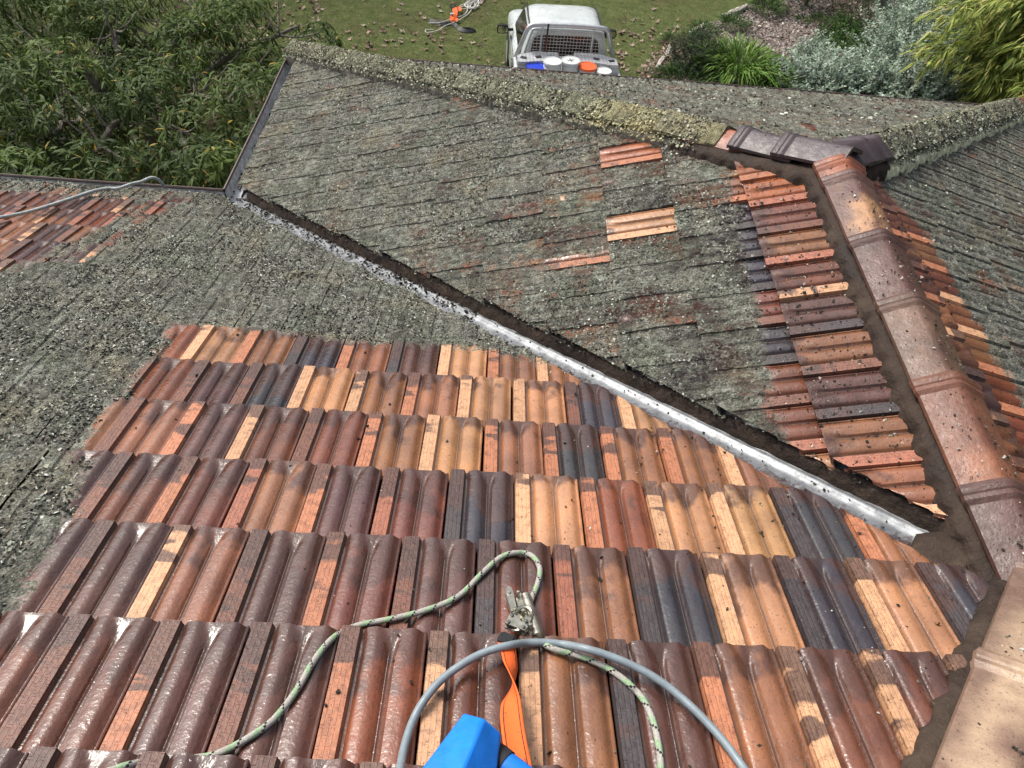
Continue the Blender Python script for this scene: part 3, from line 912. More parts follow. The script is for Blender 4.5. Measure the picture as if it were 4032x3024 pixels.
def make_cap(p0, p1, col, hw=.110, hgt=.060, lift=.045, moss=0.0, yel=0.0, tilt=.012, nseg=10, mseed=0):
    """one cap from its collar at p0 to its plain end at p1"""
    p0 = np.array(p0); p1 = np.array(p1)
    a = p1 - p0; ln = np.linalg.norm(a); a /= ln
    lat = np.cross(a, [0, 0, 1]); lat /= np.linalg.norm(lat); up = np.cross(lat, a)
    st = [(0, 1.0, .0), (.004, 1.075, .0), (.018, 1.10, .004), (.034, 1.075, .003), (.040, 1.055, .001), (.056, 1.075, .003), (.066, 1.03, .001), (.072, 1.0, 0)]
    st += [(q, 1.0 - .06 * (q - .072) / ln, 0) for q in np.linspace(.1, ln + .03, nseg)]
    base = cap_profile(hw, hgt, .016)
    V = []; PM = []
    cb, ck = CAPC[col]
    for (d, sc, dz) in st:
        for (x, z) in base:
            V.append(p0 + a * d + lat * x * sc + up * (z * sc + lift + dz + tilt * (1 - d / ln)))
            PM.append((mseed, d / ln, 0, abs(x) / hw))
    n = len(base); m = len(st)
    V = np.array(V)
    if moss:
        nz = np.array([mnoise.fractal(Vector(p) * 26, 1.0, 2.0, 3) for p in V])
        nz2 = np.array([mnoise.noise(Vector(p) * 9) for p in V])
        rel = V - (p0 + np.outer((V - p0) @ a, a))
        rn = rel / (np.linalg.norm(rel, axis=1)[:, None] + 1e-9)
        V += rn * (moss * (.003 + .007 * nz + .007 * nz2))[:, None]
    F = []
    for i in range(m - 1):
        for j in range(n):
            k = (j + 1) % n
            F.append((i * n + j, i * n + k, (i + 1) * n + k, (i + 1) * n + j))
    F.append(tuple(range(n - 1, -1, -1))); F.append(tuple(range((m - 1) * n, m * n)))
    o1 = np.ones(len(V))
    PM = np.array(PM); PM[:, 2] = .5 + (.1 if moss else -.3)
    jv = random.uniform(.9, 1.1)
    o = mesh_np('ridge_cap', V, F, CAPM, house, True, {'cbody': np.c_[np.outer(o1, np.array(cb) * jv), o1], 'cband': np.c_[np.outer(o1, np.array(ck) * jv), o1],
        'prm': PM, 'yel': np.c_[np.outer(o1, (yel, yel, yel)), o1]}, sharp=50 if moss else 16)
    return o
def run_caps(pa, pb, cols, moss=0.0, yel=None, hw=.110, hgt=.060, lift=.045):
    pa, pb = np.array(pa, float), np.array(pb, float); n = len(cols); out = []
    for i, c in enumerate(cols):
        a = pa + (pb - pa) * i / n; b = pa + (pb - pa) * (i + 1) / n
        mo = moss if c == 'moss' else 0.0
        out.append(make_cap(a, b, c, hw * (1.02 if mo else 1), hgt * (1.12 if mo else 1), lift + random.uniform(-.003, .004), mo, (yel or {}).get(i, 0.0), mseed=random.random()))
    return out
# washed ridge: collars towards the far end
RX = .035
YR = [LL - .045, LL - .165, LL - .585, LL - .96, LL - 1.35, LL - 1.77, -.12]
for i, c in enumerate(['red', 'buff', 'purple', 'grey', 'orange', 'purple']):
    make_cap((RX, YR[i], .0), (RX, YR[i + 1], .0), c, mseed=random.random())
# washed hip climbing past the camera (collars at the lower end)
run_caps((.08, -.035, .0), (-2.545, -2.655, T * 2.6), ['cream', 'cream', 'buff', 'brown', 'orange', 'grey', 'brown', 'orange'], hw=.112)
# lichened hips down to the far corners (collars at the lower end)
def hb(f, sx): return np.array([RX * (1 - f) + sx * WW * f, LL + (YE - LL) * f, EZ * f])
run_caps(hb(1, -1), hb(.115, -1), ['moss'] * 13, 1.0, {10: .15, 11: .5, 12: .45})
make_cap(hb(.145, -1), hb(.075, -1), 'red', lift=.03)
make_cap(hb(.095, -1), hb(.035, -1), 'dark', lift=.05)
make_cap(hb(.048, -1), hb(-.012, -1) + np.array([0, 0, .012]), 'dark', lift=.058)
run_caps(hb(1, 1), hb(.105, 1), ['orange'] + ['moss'] * 12, 1.0)
make_cap(hb(.10, 1), hb(.045, 1), 'dark', lift=.05)
make_cap(hb(.056, 1), hb(-.005, 1) + np.array([0, 0, .006]), 'dark', lift=.056)

# crumbs and lichen lumps on the hip caps: real flakes
def cap_flakes(pa, pb, n, size, w, tint, par, name='lichen', yel=False):
    pa, pb = np.array(pa, float), np.array(pb, float)
    a = (pb - pa); ln = np.linalg.norm(a); a = a / ln
    lat = np.cross(a, [0, 0, 1]); lat /= np.linalg.norm(lat); up = np.cross(lat, a)
    d = rs.rand(n) * ln; l = rs.uniform(-.155, .155, n)
    al = np.abs(l)
    z = np.where(al < .118, .061 + .068 * (1 - al / .118), .061 - (al - .118) * .9) + rs.uniform(-.004, .012, n)
    P = pa + np.outer(d, a) + np.outer(l, lat) + np.outer(z, up)
    N = up[None] + np.outer(np.sign(l) * .45, lat); N /= np.linalg.norm(N, axis=1)[:, None]
    c = lichen_cols(n, w) * np.array(tint)
    if yel:
        f = d / ln
        g = ss(0, 1, np.clip(1 - np.abs(f - .885) / .11, 0, 1)) * (.15 + 1.1 * fnoise(d * 6, l * 9, 1)) * (l * (1 if lat[1] < 0 else -1) > -.09)
        c = c * (1 - np.clip(g, 0, .8)[:, None]) + np.clip(g, 0, .8)[:, None] * np.array([.54, .48, .24]) * rs.uniform(.55, 1.25, (n, 1))
    V, F, C = flakes(P, N, np.full(n, size) * rs.uniform(.6, 1.6, n), c, .001, curl=.8)
    o = mesh_np(name, V, F, FLAKE, par, False, {'col': C}); o['kind'] = 'stuff'
    return o
cap_flakes(hb(1, -1), hb(.125, -1), 17000, .0105, [.14, .22, .28, .26, .04, .06], (1.35, 1.32, 1.15), house, yel=True)
cap_flakes(hb(.96, 1), hb(.11, 1), 8000, .012, [.22, .24, .22, .16, .10, .06], (1, 1.02, .95), house)

# ------------------------------------------------------------------ mortar bedding along the caps
def mortar_strip(pa, pb, side, plane_slope, l0=.095, l1=.185, jit=.028, name='mortar_bed', h0=.072, amp=1.0, seed=0.0):
    pa, pb = np.array(pa, float), np.array(pb, float)
    a = pb - pa; ln = np.linalg.norm(a); n = max(2, int(ln / .012)); a = a / ln
    lat = np.cross(a, [0, 0, 1]); lat /= np.linalg.norm(lat); lat = lat * side
    V = []; m = 8
    for i in range(n + 1):
        d = ln * i / n; c = pa + a * d
        wob = (abs(math.sin(d * math.pi / .105 + seed)) - .6) * jit * .7 + (mnoise.noise(Vector((d * 9, seed, side))) * .9 + mnoise.noise(Vector((d * 40, seed, side + 3))) * .5) * jit
        for j in range(m):
            f = j / (m - 1)
            l = l0 + (l1 - l0 + wob * f) * f
            zz = -plane_slope * l + h0 * (1 - f ** 1.5) + .043 * min(1, f * 1.4) * (1 if j < m - 1 else -.2) + mnoise.noise(Vector((d * 13, l * 30, seed))) * .005
            V.append(c + lat * l + np.array([0, 0, zz]))
    F = []
    for i in range(n):
        for j in range(m - 1):
            F.append((i * m + j, i * m + j + 1, (i + 1) * m + j + 1, (i + 1) * m + j) if side > 0 else (i * m + j, (i + 1) * m + j, (i + 1) * m + j + 1, i * m + j + 1))
    return mesh_np(name, V, F, MORTAR, house, True, None)
HS = T / r2
HSF = HY * T
mortar_strip((RX, -.06, 0), (RX, LL + .05, 0), -1, T, .085, .140, .024, seed=1.0)
mortar_strip((RX, -.06, 0), (RX, LL + .05, 0), 1, T, .085, .135, .01, seed=2.0)
mortar_strip((.155, .045, -.04), (-2.545, -2.655, T * 2.6), 1, HS, .085, .140, .014, seed=3.0)
mortar_strip((.155, .045, -.04), (-2.545, -2.655, T * 2.6), -1, HS, .09, .16, .02, seed=4.0)
mortar_strip(hb(.16, -1), hb(0, -1), 1, HS, .085, .17, .02, seed=5.0)
mortar_strip(hb(1, -1), hb(.16, -1), 1, HS, .085, .135, .01, seed=6.0).data.materials[0] = MORTARL
mortar_strip(hb(.10, 1), hb(0, 1), -1, HS, .085, .15, .02, seed=7.0)
o_ = mortar_strip(hb(1, 1), hb(.09, 1), -1, HS, .085, .165, .025, seed=8.0, h0=.05)
o_.data.materials[0] = simple('pale_lichened_mortar', (.50, .50, .33), .95, 0, 30, .6, .8, 60, .01)
o_['label'] = 'pale green lichened mortar'

# ------------------------------------------------------------------ valley flashing and its mortar
def valley(pa, pb, drop, name='valley_flashing', dirt=0.0, lab=None):
    pa, pb = np.array(pa, float), np.array(pb, float)
    a = pb - pa; ln = np.linalg.norm(a); n = int(ln / .03); a /= ln
    lat = np.array([1, 1, 0]) / r2
    pr = [(-.18, .18 * HS - .030), (-.125, -.006), (-.10, -.020), (-.066, -.031), (-.058, -.024), (-.050, -.033), (-.02, -.038), (.02, -.038), (.045, -.034), (.052, -.025), (.060, -.030), (.075, -.024), (.10, -.006), (.16, .16 * HS - .012)]
    V = []; PM = []
    for i in range(n + 1):
        c = pa + a * ln * i / n
        for (l, z) in pr:
            w_ = mnoise.noise(Vector((i * .05, l * 9, 2.0))) * .002
            V.append(c + lat * l + np.array([0, 0, z + drop + w_ - .004])); PM.append((dirt, np.clip(.5 - l * 7.0, 0, 1), 0, 1))
    m = len(pr); F = [(i * m + j, (i + 1) * m + j, (i + 1) * m + j + 1, i * m + j + 1) for i in range(n) for j in range(m - 1)]
    o = mesh_np(name, V, F, GALV, house, True, {'prm': PM})
    if lab: o['label'] = lab
def vp(f): return np.array([-WW * f, WW * f, EZ * f])
valley(vp(1.0), vp(.36), 0.0, dirt=.12, lab='bright clean galvanised lower valley tray')
valley(vp(.375), vp(.0), .006, dirt=1.0, lab='rust stained upper valley tray')
def valley_mortar(f0, f1):
    pa, pb = vp(f0), vp(f1); a = pb - pa; ln = np.linalg.norm(a); a /= ln; n = int(ln / .012)
    lat = np.array([1, 1, 0]) / r2; V = []; m = 7
    for i in range(n + 1):
        d = ln * i / n; c = pa + a * d
        e = (mnoise.noise(Vector((d * 7, 1, 1))) * .016 + mnoise.noise(Vector((d * 31, 4, 1))) * .012)
        e0 = mnoise.noise(Vector((d * 15, 9, 2))) * .005
        for (l, z) in [(.064 + e0, -.034), (.068 + e0, -.020), (.074 + e0 * 2, -.004), (.082 + e * .4, .016), (.092 + e, .032), (.100 + e, .036), (.106 + e, .010)]:
            V.append(c + lat * l + np.array([0, 0, z + mnoise.noise(Vector((d * 12, l * 40, 7))) * .006 + mnoise.noise(Vector((d * 45, l * 60, 3))) * .005]))
    F = [(i * m + j, (i + 1) * m + j, (i + 1) * m + j + 1, i * m + j + 1) for i in range(n) for j in range(m - 1)]
    mesh_np('valley_mortar', V, F, MORTAR, house, True)
valley_mortar(.985, .02)
# dark dollop of mortar where the valley runs under the two ridges
def blob(name, c, r_, mat, par, seed=0):
    V = []; F = []; n, m = 18, 10
    for i in range(m):
        f = i / (m - 1) * math.pi / 2
        for j in range(n):
            a = 2 * math.pi * j / n
            k = 1 + .22 * mnoise.noise(Vector((math.cos(a) * 1.6, math.sin(a) * 1.6, seed + i * .2)))
            V.append((c[0] + r_[0] * math.cos(f) * math.cos(a) * k, c[1] + r_[1] * math.cos(f) * math.sin(a) * k, c[2] + r_[2] * math.sin(f) * k))
    for i in range(m - 1):
        for j in range(n):
            k = (j + 1) % n; F.append((i * n + j, i * n + k, (i + 1) * n + k, (i + 1) * n + j))
    return mesh_np(name, V, F, mat, par, True)
blob('mortar_patch', (-.10, .06, -.055), (.15, .12, .055), MORTAR, house, 2.0)

crumb_mesh()

# ------------------------------------------------------------------ gutters, fascia, walls
def gutter(pa, pb, out, name='gutter'):
    pa, pb, out = np.array(pa, float), np.array(pb, float), np.array(out, float)
    pr = [(-.03, -.045), (-.03, -.105), (.068, -.105), (.082, -.03), (.081, -.012)]
    prl = [(.081, -.014), (.093, -.016), (.097, -.004), (.091, .006), (.081, .008), (.074, .000), (.076, -.010)]
    def ex(pr, closed, nm, mat, par):
        n = max(1, int(np.linalg.norm(pb - pa) / .25)); V = []
        for i in range(n + 1):
            c = pa + (pb - pa) * i / n
            w_ = mnoise.noise(Vector((c[0] * 1.3, c[1] * 1.3, 3))) * .006
            for (o_, z) in pr: V.append(c + out * (o_ + w_) + np.array([0, 0, z + w_ * .5]))
        m = len(pr); F = []
        for i in range(n):
            for j in range(m if closed else m - 1):
                k = (j + 1) % m; F.append((i * m + j, i * m + k, (i + 1) * m + k, (i + 1) * m + j))
        return mesh_np(nm, V, F, mat, par, True, sharp=40)
    g = ex(pr, False, name, GUTM, house)
    ex(prl, True, 'gutter_lip', LIPM, g)
    return g
e = WW
gutter((-9, e, EZ), (-e - .09, e, EZ), (0, 1, 0))
gutter((-e, e + .09, EZ), (-e, YE + .10, EZ), (-1, 0, 0))
gutter((-e - .10, YE, EZ), (e + .10, YE, EZ), (0, 1, 0))
gutter((e, YE + .10, EZ), (e, -3, EZ), (1, 0, 0))
fb = MB()
fb.box(((-9 - e) / 2 - .02, e - .045, EZ - .10), (9 - e, .02, .16)); fb.box((-e + .045, (YE + e) / 2, EZ - .10), (.02, LL - .1, .16))
fb.box((0, YE - .045, EZ - .10), (2 * e - .12, .02, .16)); fb.box((e - .045, (YE - 3) / 2 - .04, EZ - .10), (.02, YE + 2.8, .16))
fb.build('fascia', FASC, house, False)
wi = .50
wb = MB()
wh = EZ - .12 - ZG
def wall(x0, y0, x1, y1):
    wb_ = MB(); wb_.box(((x0 + x1) / 2, (y0 + y1) / 2, ZG + wh / 2), (abs(x1 - x0) + .2, abs(y1 - y0) + .2, wh)); return wb_.build('wall', BRICK, house, False)
wall(-8.6, e - wi, -e + wi - .22, e - wi); wall(-e + wi, e - wi, -e + wi, YE - wi - .22); wall(-e + wi, YE - wi, e - wi, YE - wi); wall(e - wi, YE - wi - .22, e - wi, -2.6)
sb = MB(); sb.box(((-9 + -e + wi) / 2, e - .28, EZ - .13), (9 - e - .2, .44, .02)); sb.box((-e + .28, (YE + e) / 2 + .1, EZ - .135), (.44, LL + .3, .02)); sb.box((0, YE - .28, EZ - .14), (2 * e - 1.1, .44, .02)); sb.box((e - .28, (YE - 3) / 2, EZ - .145), (.44, YE + 2.5, .02))
sb.build('soffit', simple('soffit_paint', (.55, .52, .47), .7), house, False)
# ------------------------------------------------------------------ ground
def make_lawn():
    m, nt, b = mat_new('lawn'); t = NT(nt); c = t.obj()
    n1 = t.noise(c, .55, 4, .6); n2 = t.noise(c, 4, 4, .65); n3 = t.noise(c, 45, 3, .7)
    col = t.ramp(n2, [(.32, (.115, .155, .052)), (.5, (.17, .21, .076)), (.68, (.25, .265, .115))])
    col = t.mix(t.map(n1, .48, .66, 0, .65), col, (.155, .130, .066))
    col = t.mix(t.map(t.noise(c, 1.9, 4, .7), .60, .70, 0, .7), col, (.10, .085, .052))
    col = t.mix(1.0, col, t.ramp(n3, [(.3, (.5, .5, .5)), (.7, (1.4, 1.4, 1.3))]), 'MULTIPLY')
    t.set(b.inputs['Base Color'], col); b.inputs['Roughness'].default_value = .9
    b.inputs['Specular IOR Level'].default_value = .2
    t.set(b.inputs['Normal'], t.bump(t.math('ADD', n3, t.noise(c, 130, 3)), .9, .05))
    return m
def make_mulch():
    m, nt, b = mat_new('bark_mulch'); t = NT(nt); c = t.obj()
    n2 = t.noise(c, 26, 4, .7); v = t.vor(c, 22)
    col = t.ramp(n2, [(.3, (.08, .062, .054)), (.5, (.23, .185, .16)), (.66, (.44, .38, .34))])
    t.set(b.inputs['Base Color'], col); b.inputs['Roughness'].default_value = .9
    t.set(b.inputs['Normal'], t.bump(t.math('ADD', n2, v), 1.0, .05))
    return m
gV = [(-70, -40, ZG), (70, -40, ZG), (70, 90, ZG), (-70, 90, ZG)]
tag(mesh_np('ground', gV, [(0, 1, 2, 3)], make_lawn(), None, False), 'lawn of short patchy grass littered with brown leaves', 'lawn', kind='structure')
def ground_patch(name, pts, z, mat, label, n=6):
    P = spline([onz(q, ZG)[:2] for q in pts] + [onz(pts[0], ZG)[:2]], n)[:-1]
    V = [(p[0], p[1], z) for p in P]
    return tag(mesh_np(name, V, [tuple(range(len(V)))], mat, None, False), label, 'garden bed', kind='structure')
MUL_PX = [(1395, 165), (1425, 120), (1480, 75), (1560, 40), (1640, 2), (1720, -30), (1900, -40), (1960, 30), (1900, 110), (1980, 250), (1700, 330), (1450, 260)]
ground_patch('garden_bed', MUL_PX, ZG + .004, make_mulch(), 'pale bark mulch bed between the shrubs')
MULP = [tuple(onz(q, ZG)[:2]) for q in MUL_PX]

# ------------------------------------------------------------------ foliage
def leaf_geo(P, D, L, Wd, q=rs, droop=.35, fold=0.0):
    """P base, D direction, arrays; one narrow leaf of four triangles each"""
    n = len(P)
    D = D / (np.linalg.norm(D, axis=1)[:, None] + 1e-9)
    side = np.cross(D, np.array([0, 0, 1.])) + q.uniform(-.5, .5, (n, 3)); side -= D * (side * D).sum(1)[:, None]
    side /= np.linalg.norm(side, axis=1)[:, None] + 1e-9
    L = L[:, None]; Wd = Wd[:, None]
    dn = np.array([0, 0, -1.])
    def at(f): return P + D * L * f + dn * L * droop * f * f
    m1, m2 = at(.35), at(.72)
    V = np.stack([P, m1 - side * Wd * .5, m1 + side * Wd * .5, m2 - side * Wd * .42, m2 + side * Wd * .42, at(1.0)], 1).reshape(-1, 3)
    b = np.arange(n)[:, None] * 6
    F = np.concatenate([b + np.array([[0, 2, 1]]), b + np.array([[1, 2, 4]]), b + np.array([[1, 4, 3]]), b + np.array([[3, 4, 5]])], 0)
    return V, F
def mixcol(n, cols, w):
    c = np.array(cols)[rs.choice(len(cols), n, p=w)]
    return c * rs.uniform(.75, 1.25, (n, 1)) * rs.uniform(.93, 1.07, (n, 3))
def foliage(name, P, D, L, Wd, cols, par, droop=.35, mat=None):
    V, F = leaf_geo(P, D, L, Wd, droop=droop)
    C = np.repeat(np.c_[cols, np.ones(len(P))], 6, axis=0)
    return mesh_np(name, V, F, mat or LEAF, par, False, {'col': C})
BARK = simple('bark', (.16, .14, .115), .9, 0, 20, .5, .8, 45, .015)
STEM = simple('stem', (.12, .12, .06), .8, 0, 20, .3)
TWIG = simple('pale_twig', (.30, .29, .26), .85, 0, 20, .3)

def whorls(C, N, k, L, W_, el=(-.1, .7)):
    """k leaves round each centre C with axis N"""
    n = len(C)
    ref = np.where(np.abs(N[:, 2:3]) > .9, np.array([[1., 0, 0]]), np.array([[0, 0, 1.]]))
    e1 = np.cross(N, ref); e1 /= np.linalg.norm(e1, axis=1)[:, None]; e2 = np.cross(N, e1)
    a = (np.arange(k)[None] * 2.399 + rs.rand(n, 1) * 6.28 + rs.uniform(-.3, .3, (n, k)))
    e = rs.uniform(el[0], el[1], (n, k))
    D = (e1[:, None] * np.cos(a)[..., None] + e2[:, None] * np.sin(a)[..., None]) * np.cos(e)[..., None] + N[:, None] * np.sin(e)[..., None]
    P = np.repeat(C, k, 0) + D.reshape(-1, 3) * .008 + rs.uniform(-.02, .02, (n * k, 3))
    return P, D.reshape(-1, 3), L * rs.uniform(.65, 1.2, n * k), W_ * rs.uniform(.75, 1.2, n * k)

def tree(loc, limbs, clumps, nwh, label, group=None, cols=None, lsize=.13, r0=.16, seed=1):
    root = empty('tree', loc); tag(root, label, 'tree', group)
    tr = MB(); lp = Vector(loc)
    top = Vector((.1, .0, 1.3))
    tr.tube(spline([(0, 0, -.1), (.04, .02, .6), top], 5), list(np.linspace(r0, r0 * .72, 11)), 10)
    for (p, mid) in limbs:
        a = top; b = Vector(mid) - lp; c = Vector(p) - lp
        pts = spline([a, a.lerp(b, .5) + Vector((0, 0, .12)), b, b.lerp(c, .5) + Vector((.05, -.04, .10)), c], 5)
        pts = [Vector(q) + Vector((mnoise.noise(Vector(q) * 3), mnoise.noise(Vector(q) * 3 + Vector((9, 0, 0))), mnoise.noise(Vector(q) * 3 + Vector((0, 9, 0))))) * .10 for q in pts]
        tr.tube(pts, list(np.linspace(r0 * .6, .022, len(pts))), 8)
        for s_ in (.35, .55, .75, .9):
            o_ = pts[int(s_ * (len(pts) - 1))]
            for w_ in range(3):
                t_ = o_ + Vector((random.uniform(-.8, .8), random.uniform(-.8, .8), random.uniform(.1, .6)))
                tr.tube(spline([o_, o_.lerp(t_, .5) + Vector((0, 0, -.05)), t_], 3), list(np.linspace(.022, .006, 7)), 5)
    tr.build('trunk', BARK, root)
    Cs, Ns, Ls = [], [], []
    for (c, r_, dens) in clumps:
        n = int(nwh * dens * r_ * r_)
        d = rs.normal(size=(n, 3)); d /= np.linalg.norm(d, axis=1)[:, None]; d[:, 2] = np.abs(d[:, 2]) * 1.0 - .25
        rad = r_ * rs.uniform(.45, 1.05, n)[:, None]
        Cs.append(np.array(c) - np.array(loc) + d * rad * np.array([1, 1, .62])); N = d + np.array([0, 0, .55]); Ns.append(N / np.linalg.norm(N, axis=1)[:, None])
        Ls.append(np.full(n, rs.rand()))
    C, N, Q = np.vstack(Cs), np.vstack(Ns), np.concatenate(Ls)
    k = 9
    P, D, L, W_ = whorls(C, N, k, lsize, lsize * .165, (-.25, .75))
    base = np.repeat(.55 * Q + .45 * rs.rand(len(C)), k)[:, None]
    cA, cB = np.array(cols[0]), np.array(cols[1])
    col = cA * (1 - base) + cB * base
    yl = rs.rand(len(col)) < .018
    col[yl] = (.34, .25, .05)
    col = col * rs.uniform(.75, 1.3, (len(col), 1))
    foliage('crown', P, D, L, W_, col, root, .40)
    return root
# the big spreading tree beside the house (left of the photograph), its crown below the gutter
def cl(q, z, r_, d=1.0): return (tuple(onz(q, z)), r_, d)
clA = []
for i in range(185):
    q = (rs.uniform(-60, 690), rs.uniform(-60, 400)); z = -2.75 - rs.rand() * 1.9
    if q[0] > 560 and q[1] < 75 and rs.rand() < .8: continue
    if 380 < q[0] < 480 and 205 < q[1] < 320 and rs.rand() < .35: continue
    if 210 < q[0] < 300 and 260 < q[1] < 340 and rs.rand() < .45: continue
    P = onz(q, z)
    if P[0] > -WW - .75 and P[1] < YE: P[0] = -WW - .8 - rs.rand() * .6
    if P[1] < WW + .75: P[1] = WW + .8 + rs.rand() * .6
    clA.append((tuple(P), rs.uniform(.34, .62), rs.uniform(.6, 1.15)))
lm = [(onz(q, z), onz(q2, z - .5)) for q, q2, z in [((470, 40), (330, 140), -3.2), ((640, 60), (420, 170), -3.3), ((500, 210), (360, 230), -3.3), ((250, 60), (260, 160), -3.1), ((120, 140), (230, 200), -3.2), ((200, 330), (280, 260), -3.4), ((420, 330), (340, 270), -3.5), ((90, 300), (200, 250), -3.4)]]
tb = onz((300, 215), -4.6)
tree((tb[0], tb[1], ZG), lm, clA, 150, 'big spreading tree with long narrow leaves below the left gutter', None, [(.016, .037, .008), (.100, .155, .027)], .150)
clB = []
for i in range(40):
    q = (rs.uniform(-160, 90), rs.uniform(150, 420)); P = onz(q, -3.6 - rs.rand() * 1.2)
    if P[1] < WW + .75: P[1] = WW + .8 + rs.rand() * .5
    clB.append((tuple(P), rs.uniform(.4, .65), rs.uniform(.6, 1)))
tb2 = onz((-30, 290), -4.8)
tree((tb2[0], tb2[1], ZG), [(onz((40, 250), -4.2), onz((0, 270), -4.6)), (onz((-80, 320), -4.2), onz((-50, 300), -4.6)), (onz((20, 370), -4.3), onz((0, 330), -4.7))], clB, 120, 'darker tree at the left edge behind the hose and gutter', None, [(.016, .030, .010), (.050, .072, .022)], .15)

def tuft(name, q, h, rad, n, cols, label, cat, L=None, Wd=.014, droop=.55, group=None, loc=None):
    c = onz(q, ZG) if loc is None else np.array(loc)
    root = empty(name, tuple(c)); tag(root, label, cat, group)
    a = rs.rand(n) * 6.283; r_ = rad * np.sqrt(rs.rand(n)) * .75
    P = np.c_[r_ * np.cos(a), r_ * np.sin(a), rs.rand(n) * h * .3]
    D = np.c_[np.cos(a) * (.25 + r_ / rad), np.sin(a) * (.25 + r_ / rad), np.full(n, 1.1)] + rs.uniform(-.4, .4, (n, 3))
    foliage('blades', P, D, h * rs.uniform(.6, 1.25, n), Wd * rs.uniform(.6, 1.3, n), mixcol(n, cols, [1 / len(cols)] * len(cols)), root, droop)
    return root
GRN = [(.13, .24, .045), (.08, .165, .03), (.19, .30, .065)]
def shrub(name, q, h, rad, n, lsize, lw, cols, label, cat='shrub', group=None, fine=False, loc=None, stems=7, droop=.15, flat=1.0, stem_mat=None):
    c = onz(q, ZG) if loc is None else np.array(loc)
    root = empty(name, tuple(c)); tag(root, label, cat, group)
    st = MB(); tips = []
    for i in range(stems):
        a = random.uniform(0, 6.28); rr = rad * random.uniform(.3, .95); hh = h * random.uniform(.6, 1.0)
        tip = Vector((math.cos(a) * rr, math.sin(a) * rr, hh)); tips.append(tip)
        st.tube(spline([(0, 0, -.05), (tip.x * .3, tip.y * .3, hh * .5), tip], 4), list(np.linspace(.022, .006, 9)), 6)
    st.build('stems', stem_mat or STEM, root)
    m = max(10, n // 14)
    d = rs.normal(size=(m, 3)); d /= np.linalg.norm(d, axis=1)[:, None]; d[:, 2] = np.abs(d[:, 2])
    lump = 1 + .35 * (fnoise(d[:, 0] * 2.3 + c[0], d[:, 1] * 2.3 + c[1], d[:, 2] * 2.3) - .5) * 2
    C = d * (rs.rand(m) ** .33)[:, None] * lump[:, None] * np.array([rad, rad, h * flat]) * rs.uniform(.75, 1.1, (m, 1))
    N = d + np.array([0, 0, .6]) + rs.uniform(-.5, .5, (m, 3)); N /= np.linalg.norm(N, axis=1)[:, None]
    # leafy shoots: leaves alternate up each shoot
    k = 14; sl_ = lsize * 3.2
    P = np.repeat(C, k, 0) + np.repeat(N, k, 0) * (np.tile(np.arange(k), m)[:, None] / k * sl_)
    a = np.tile(np.arange(k) * 2.4, m) + np.repeat(rs.rand(m) * 6.28, k)
    D = np.repeat(N, k, 0) * .6 + np.c_[np.cos(a), np.sin(a), rs.uniform(-.2, .5, m * k)]
    P[:, 2] = np.maximum(P[:, 2], .02)
    w_ = [1 / len(cols)] * len(cols)
    shade = np.repeat(rs.uniform(.7, 1.25, m), k)[:, None]
    foliage('foliage', P, D, lsize * rs.uniform(.6, 1.2, m * k), lw * rs.uniform(.7, 1.2, m * k), mixcol(m * k, cols, w_) * shade, root, droop)
    return root
SALT = [(.34, .42, .34), (.44, .52, .43), (.20, .28, .19)]
DARKF = [(.030, .052, .024), (.045, .072, .030), (.022, .036, .018)]
LUSH = [(.055, .12, .025), (.085, .16, .035), (.035, .075, .018)]
shrub('dark_shrub', (1500, 150), .8, .66, 9000, .055, .015, DARKF, 'dark fine leaved shrub beside the bright strappy grass', stems=9)
tuft('strappy_grass', (1590, 165), .95, .72, 900, GRN, 'large bright green strappy grass clump in the mulch', 'grass clump', Wd=.028)
tuft('strappy_grass', (1655, 190), .75, .55, 420, [(.05, .10, .02), (.09, .16, .035)], 'dark strappy grass between the bright clump and silver bushes', 'grass clump', Wd=.026)
tuft('strappy_grass', (1480, 185), .45, .75, 620, [(.030, .065, .015), (.05, .095, .022)], 'low dark grass below the fine leaved shrub at the gutter', 'grass clump', Wd=.022)
for q, h, r_, n, lab in [((1583, 58), .42, .34, 300, 'upright green tuft between the pale stick and the mulch'), ((1655, 25), .50, .42, 420, 'bluish round tuft at the top corner of the mulch'),
                       ((1520, 68), .26, .42, 320, 'low dark tuft lying beside the pale edging stick'), ((1505, 92), .36, .30, 220, 'bright green tuft behind the dark fine leaved shrub'),
                       ((1452, 92), .34, .24, 160, 'thin light green tuft growing through the edging sticks'), ((1765, 50), .30, .26, 150, 'small yellow green tuft alone in the mulch'),
                       ((1730, 45), .2, .2, 90, 'smallest olive tuft near the middle of the mulch')]:
    tuft('grass_tuft', q, h, r_, n, [(.06, .12, .03), (.045, .085, .03), (.10, .16, .04)], lab, 'grass tuft', Wd=.016)
shrub('brown_shrub', (1765, 95), .55, .28, 900, .045, .007, [(.10, .085, .05), (.075, .08, .04), (.05, .06, .03)], 'small brownish heath shrub standing in the mulch')
salt = [((1700, 190), .7, .6, 'nearest low silver bush beside the strappy grass'), ((1770, 195), .95, .75, 'silver leaved bush above the gutter next to the mulch'), ((1745, 140), .75, .42, 'upright silver bush shooting up at the mulch edge'),
        ((1850, 200), 1.0, .85, 'dense silver bush in the middle of the row along the gutter'), ((1940, 205), 1.15, .9, 'broad silver bush nearest the bamboo along the gutter'), ((1925, 150), 1.35, .85, 'tall silver bush behind the row beside the bamboo'),
        ((1990, 120), 1.7, .85, 'tallest silver bush with loose grey shoots against the bamboo'), ((1965, 75), 1.9, .7, 'sparse silver bush at the back below the timber fence'), ((2020, 195), 1.3, .8, 'silver bush tucked under the bamboo at the gutter'), ((2040, 110), 1.8, .8, 'silver bush half hidden behind the bamboo leaves')]
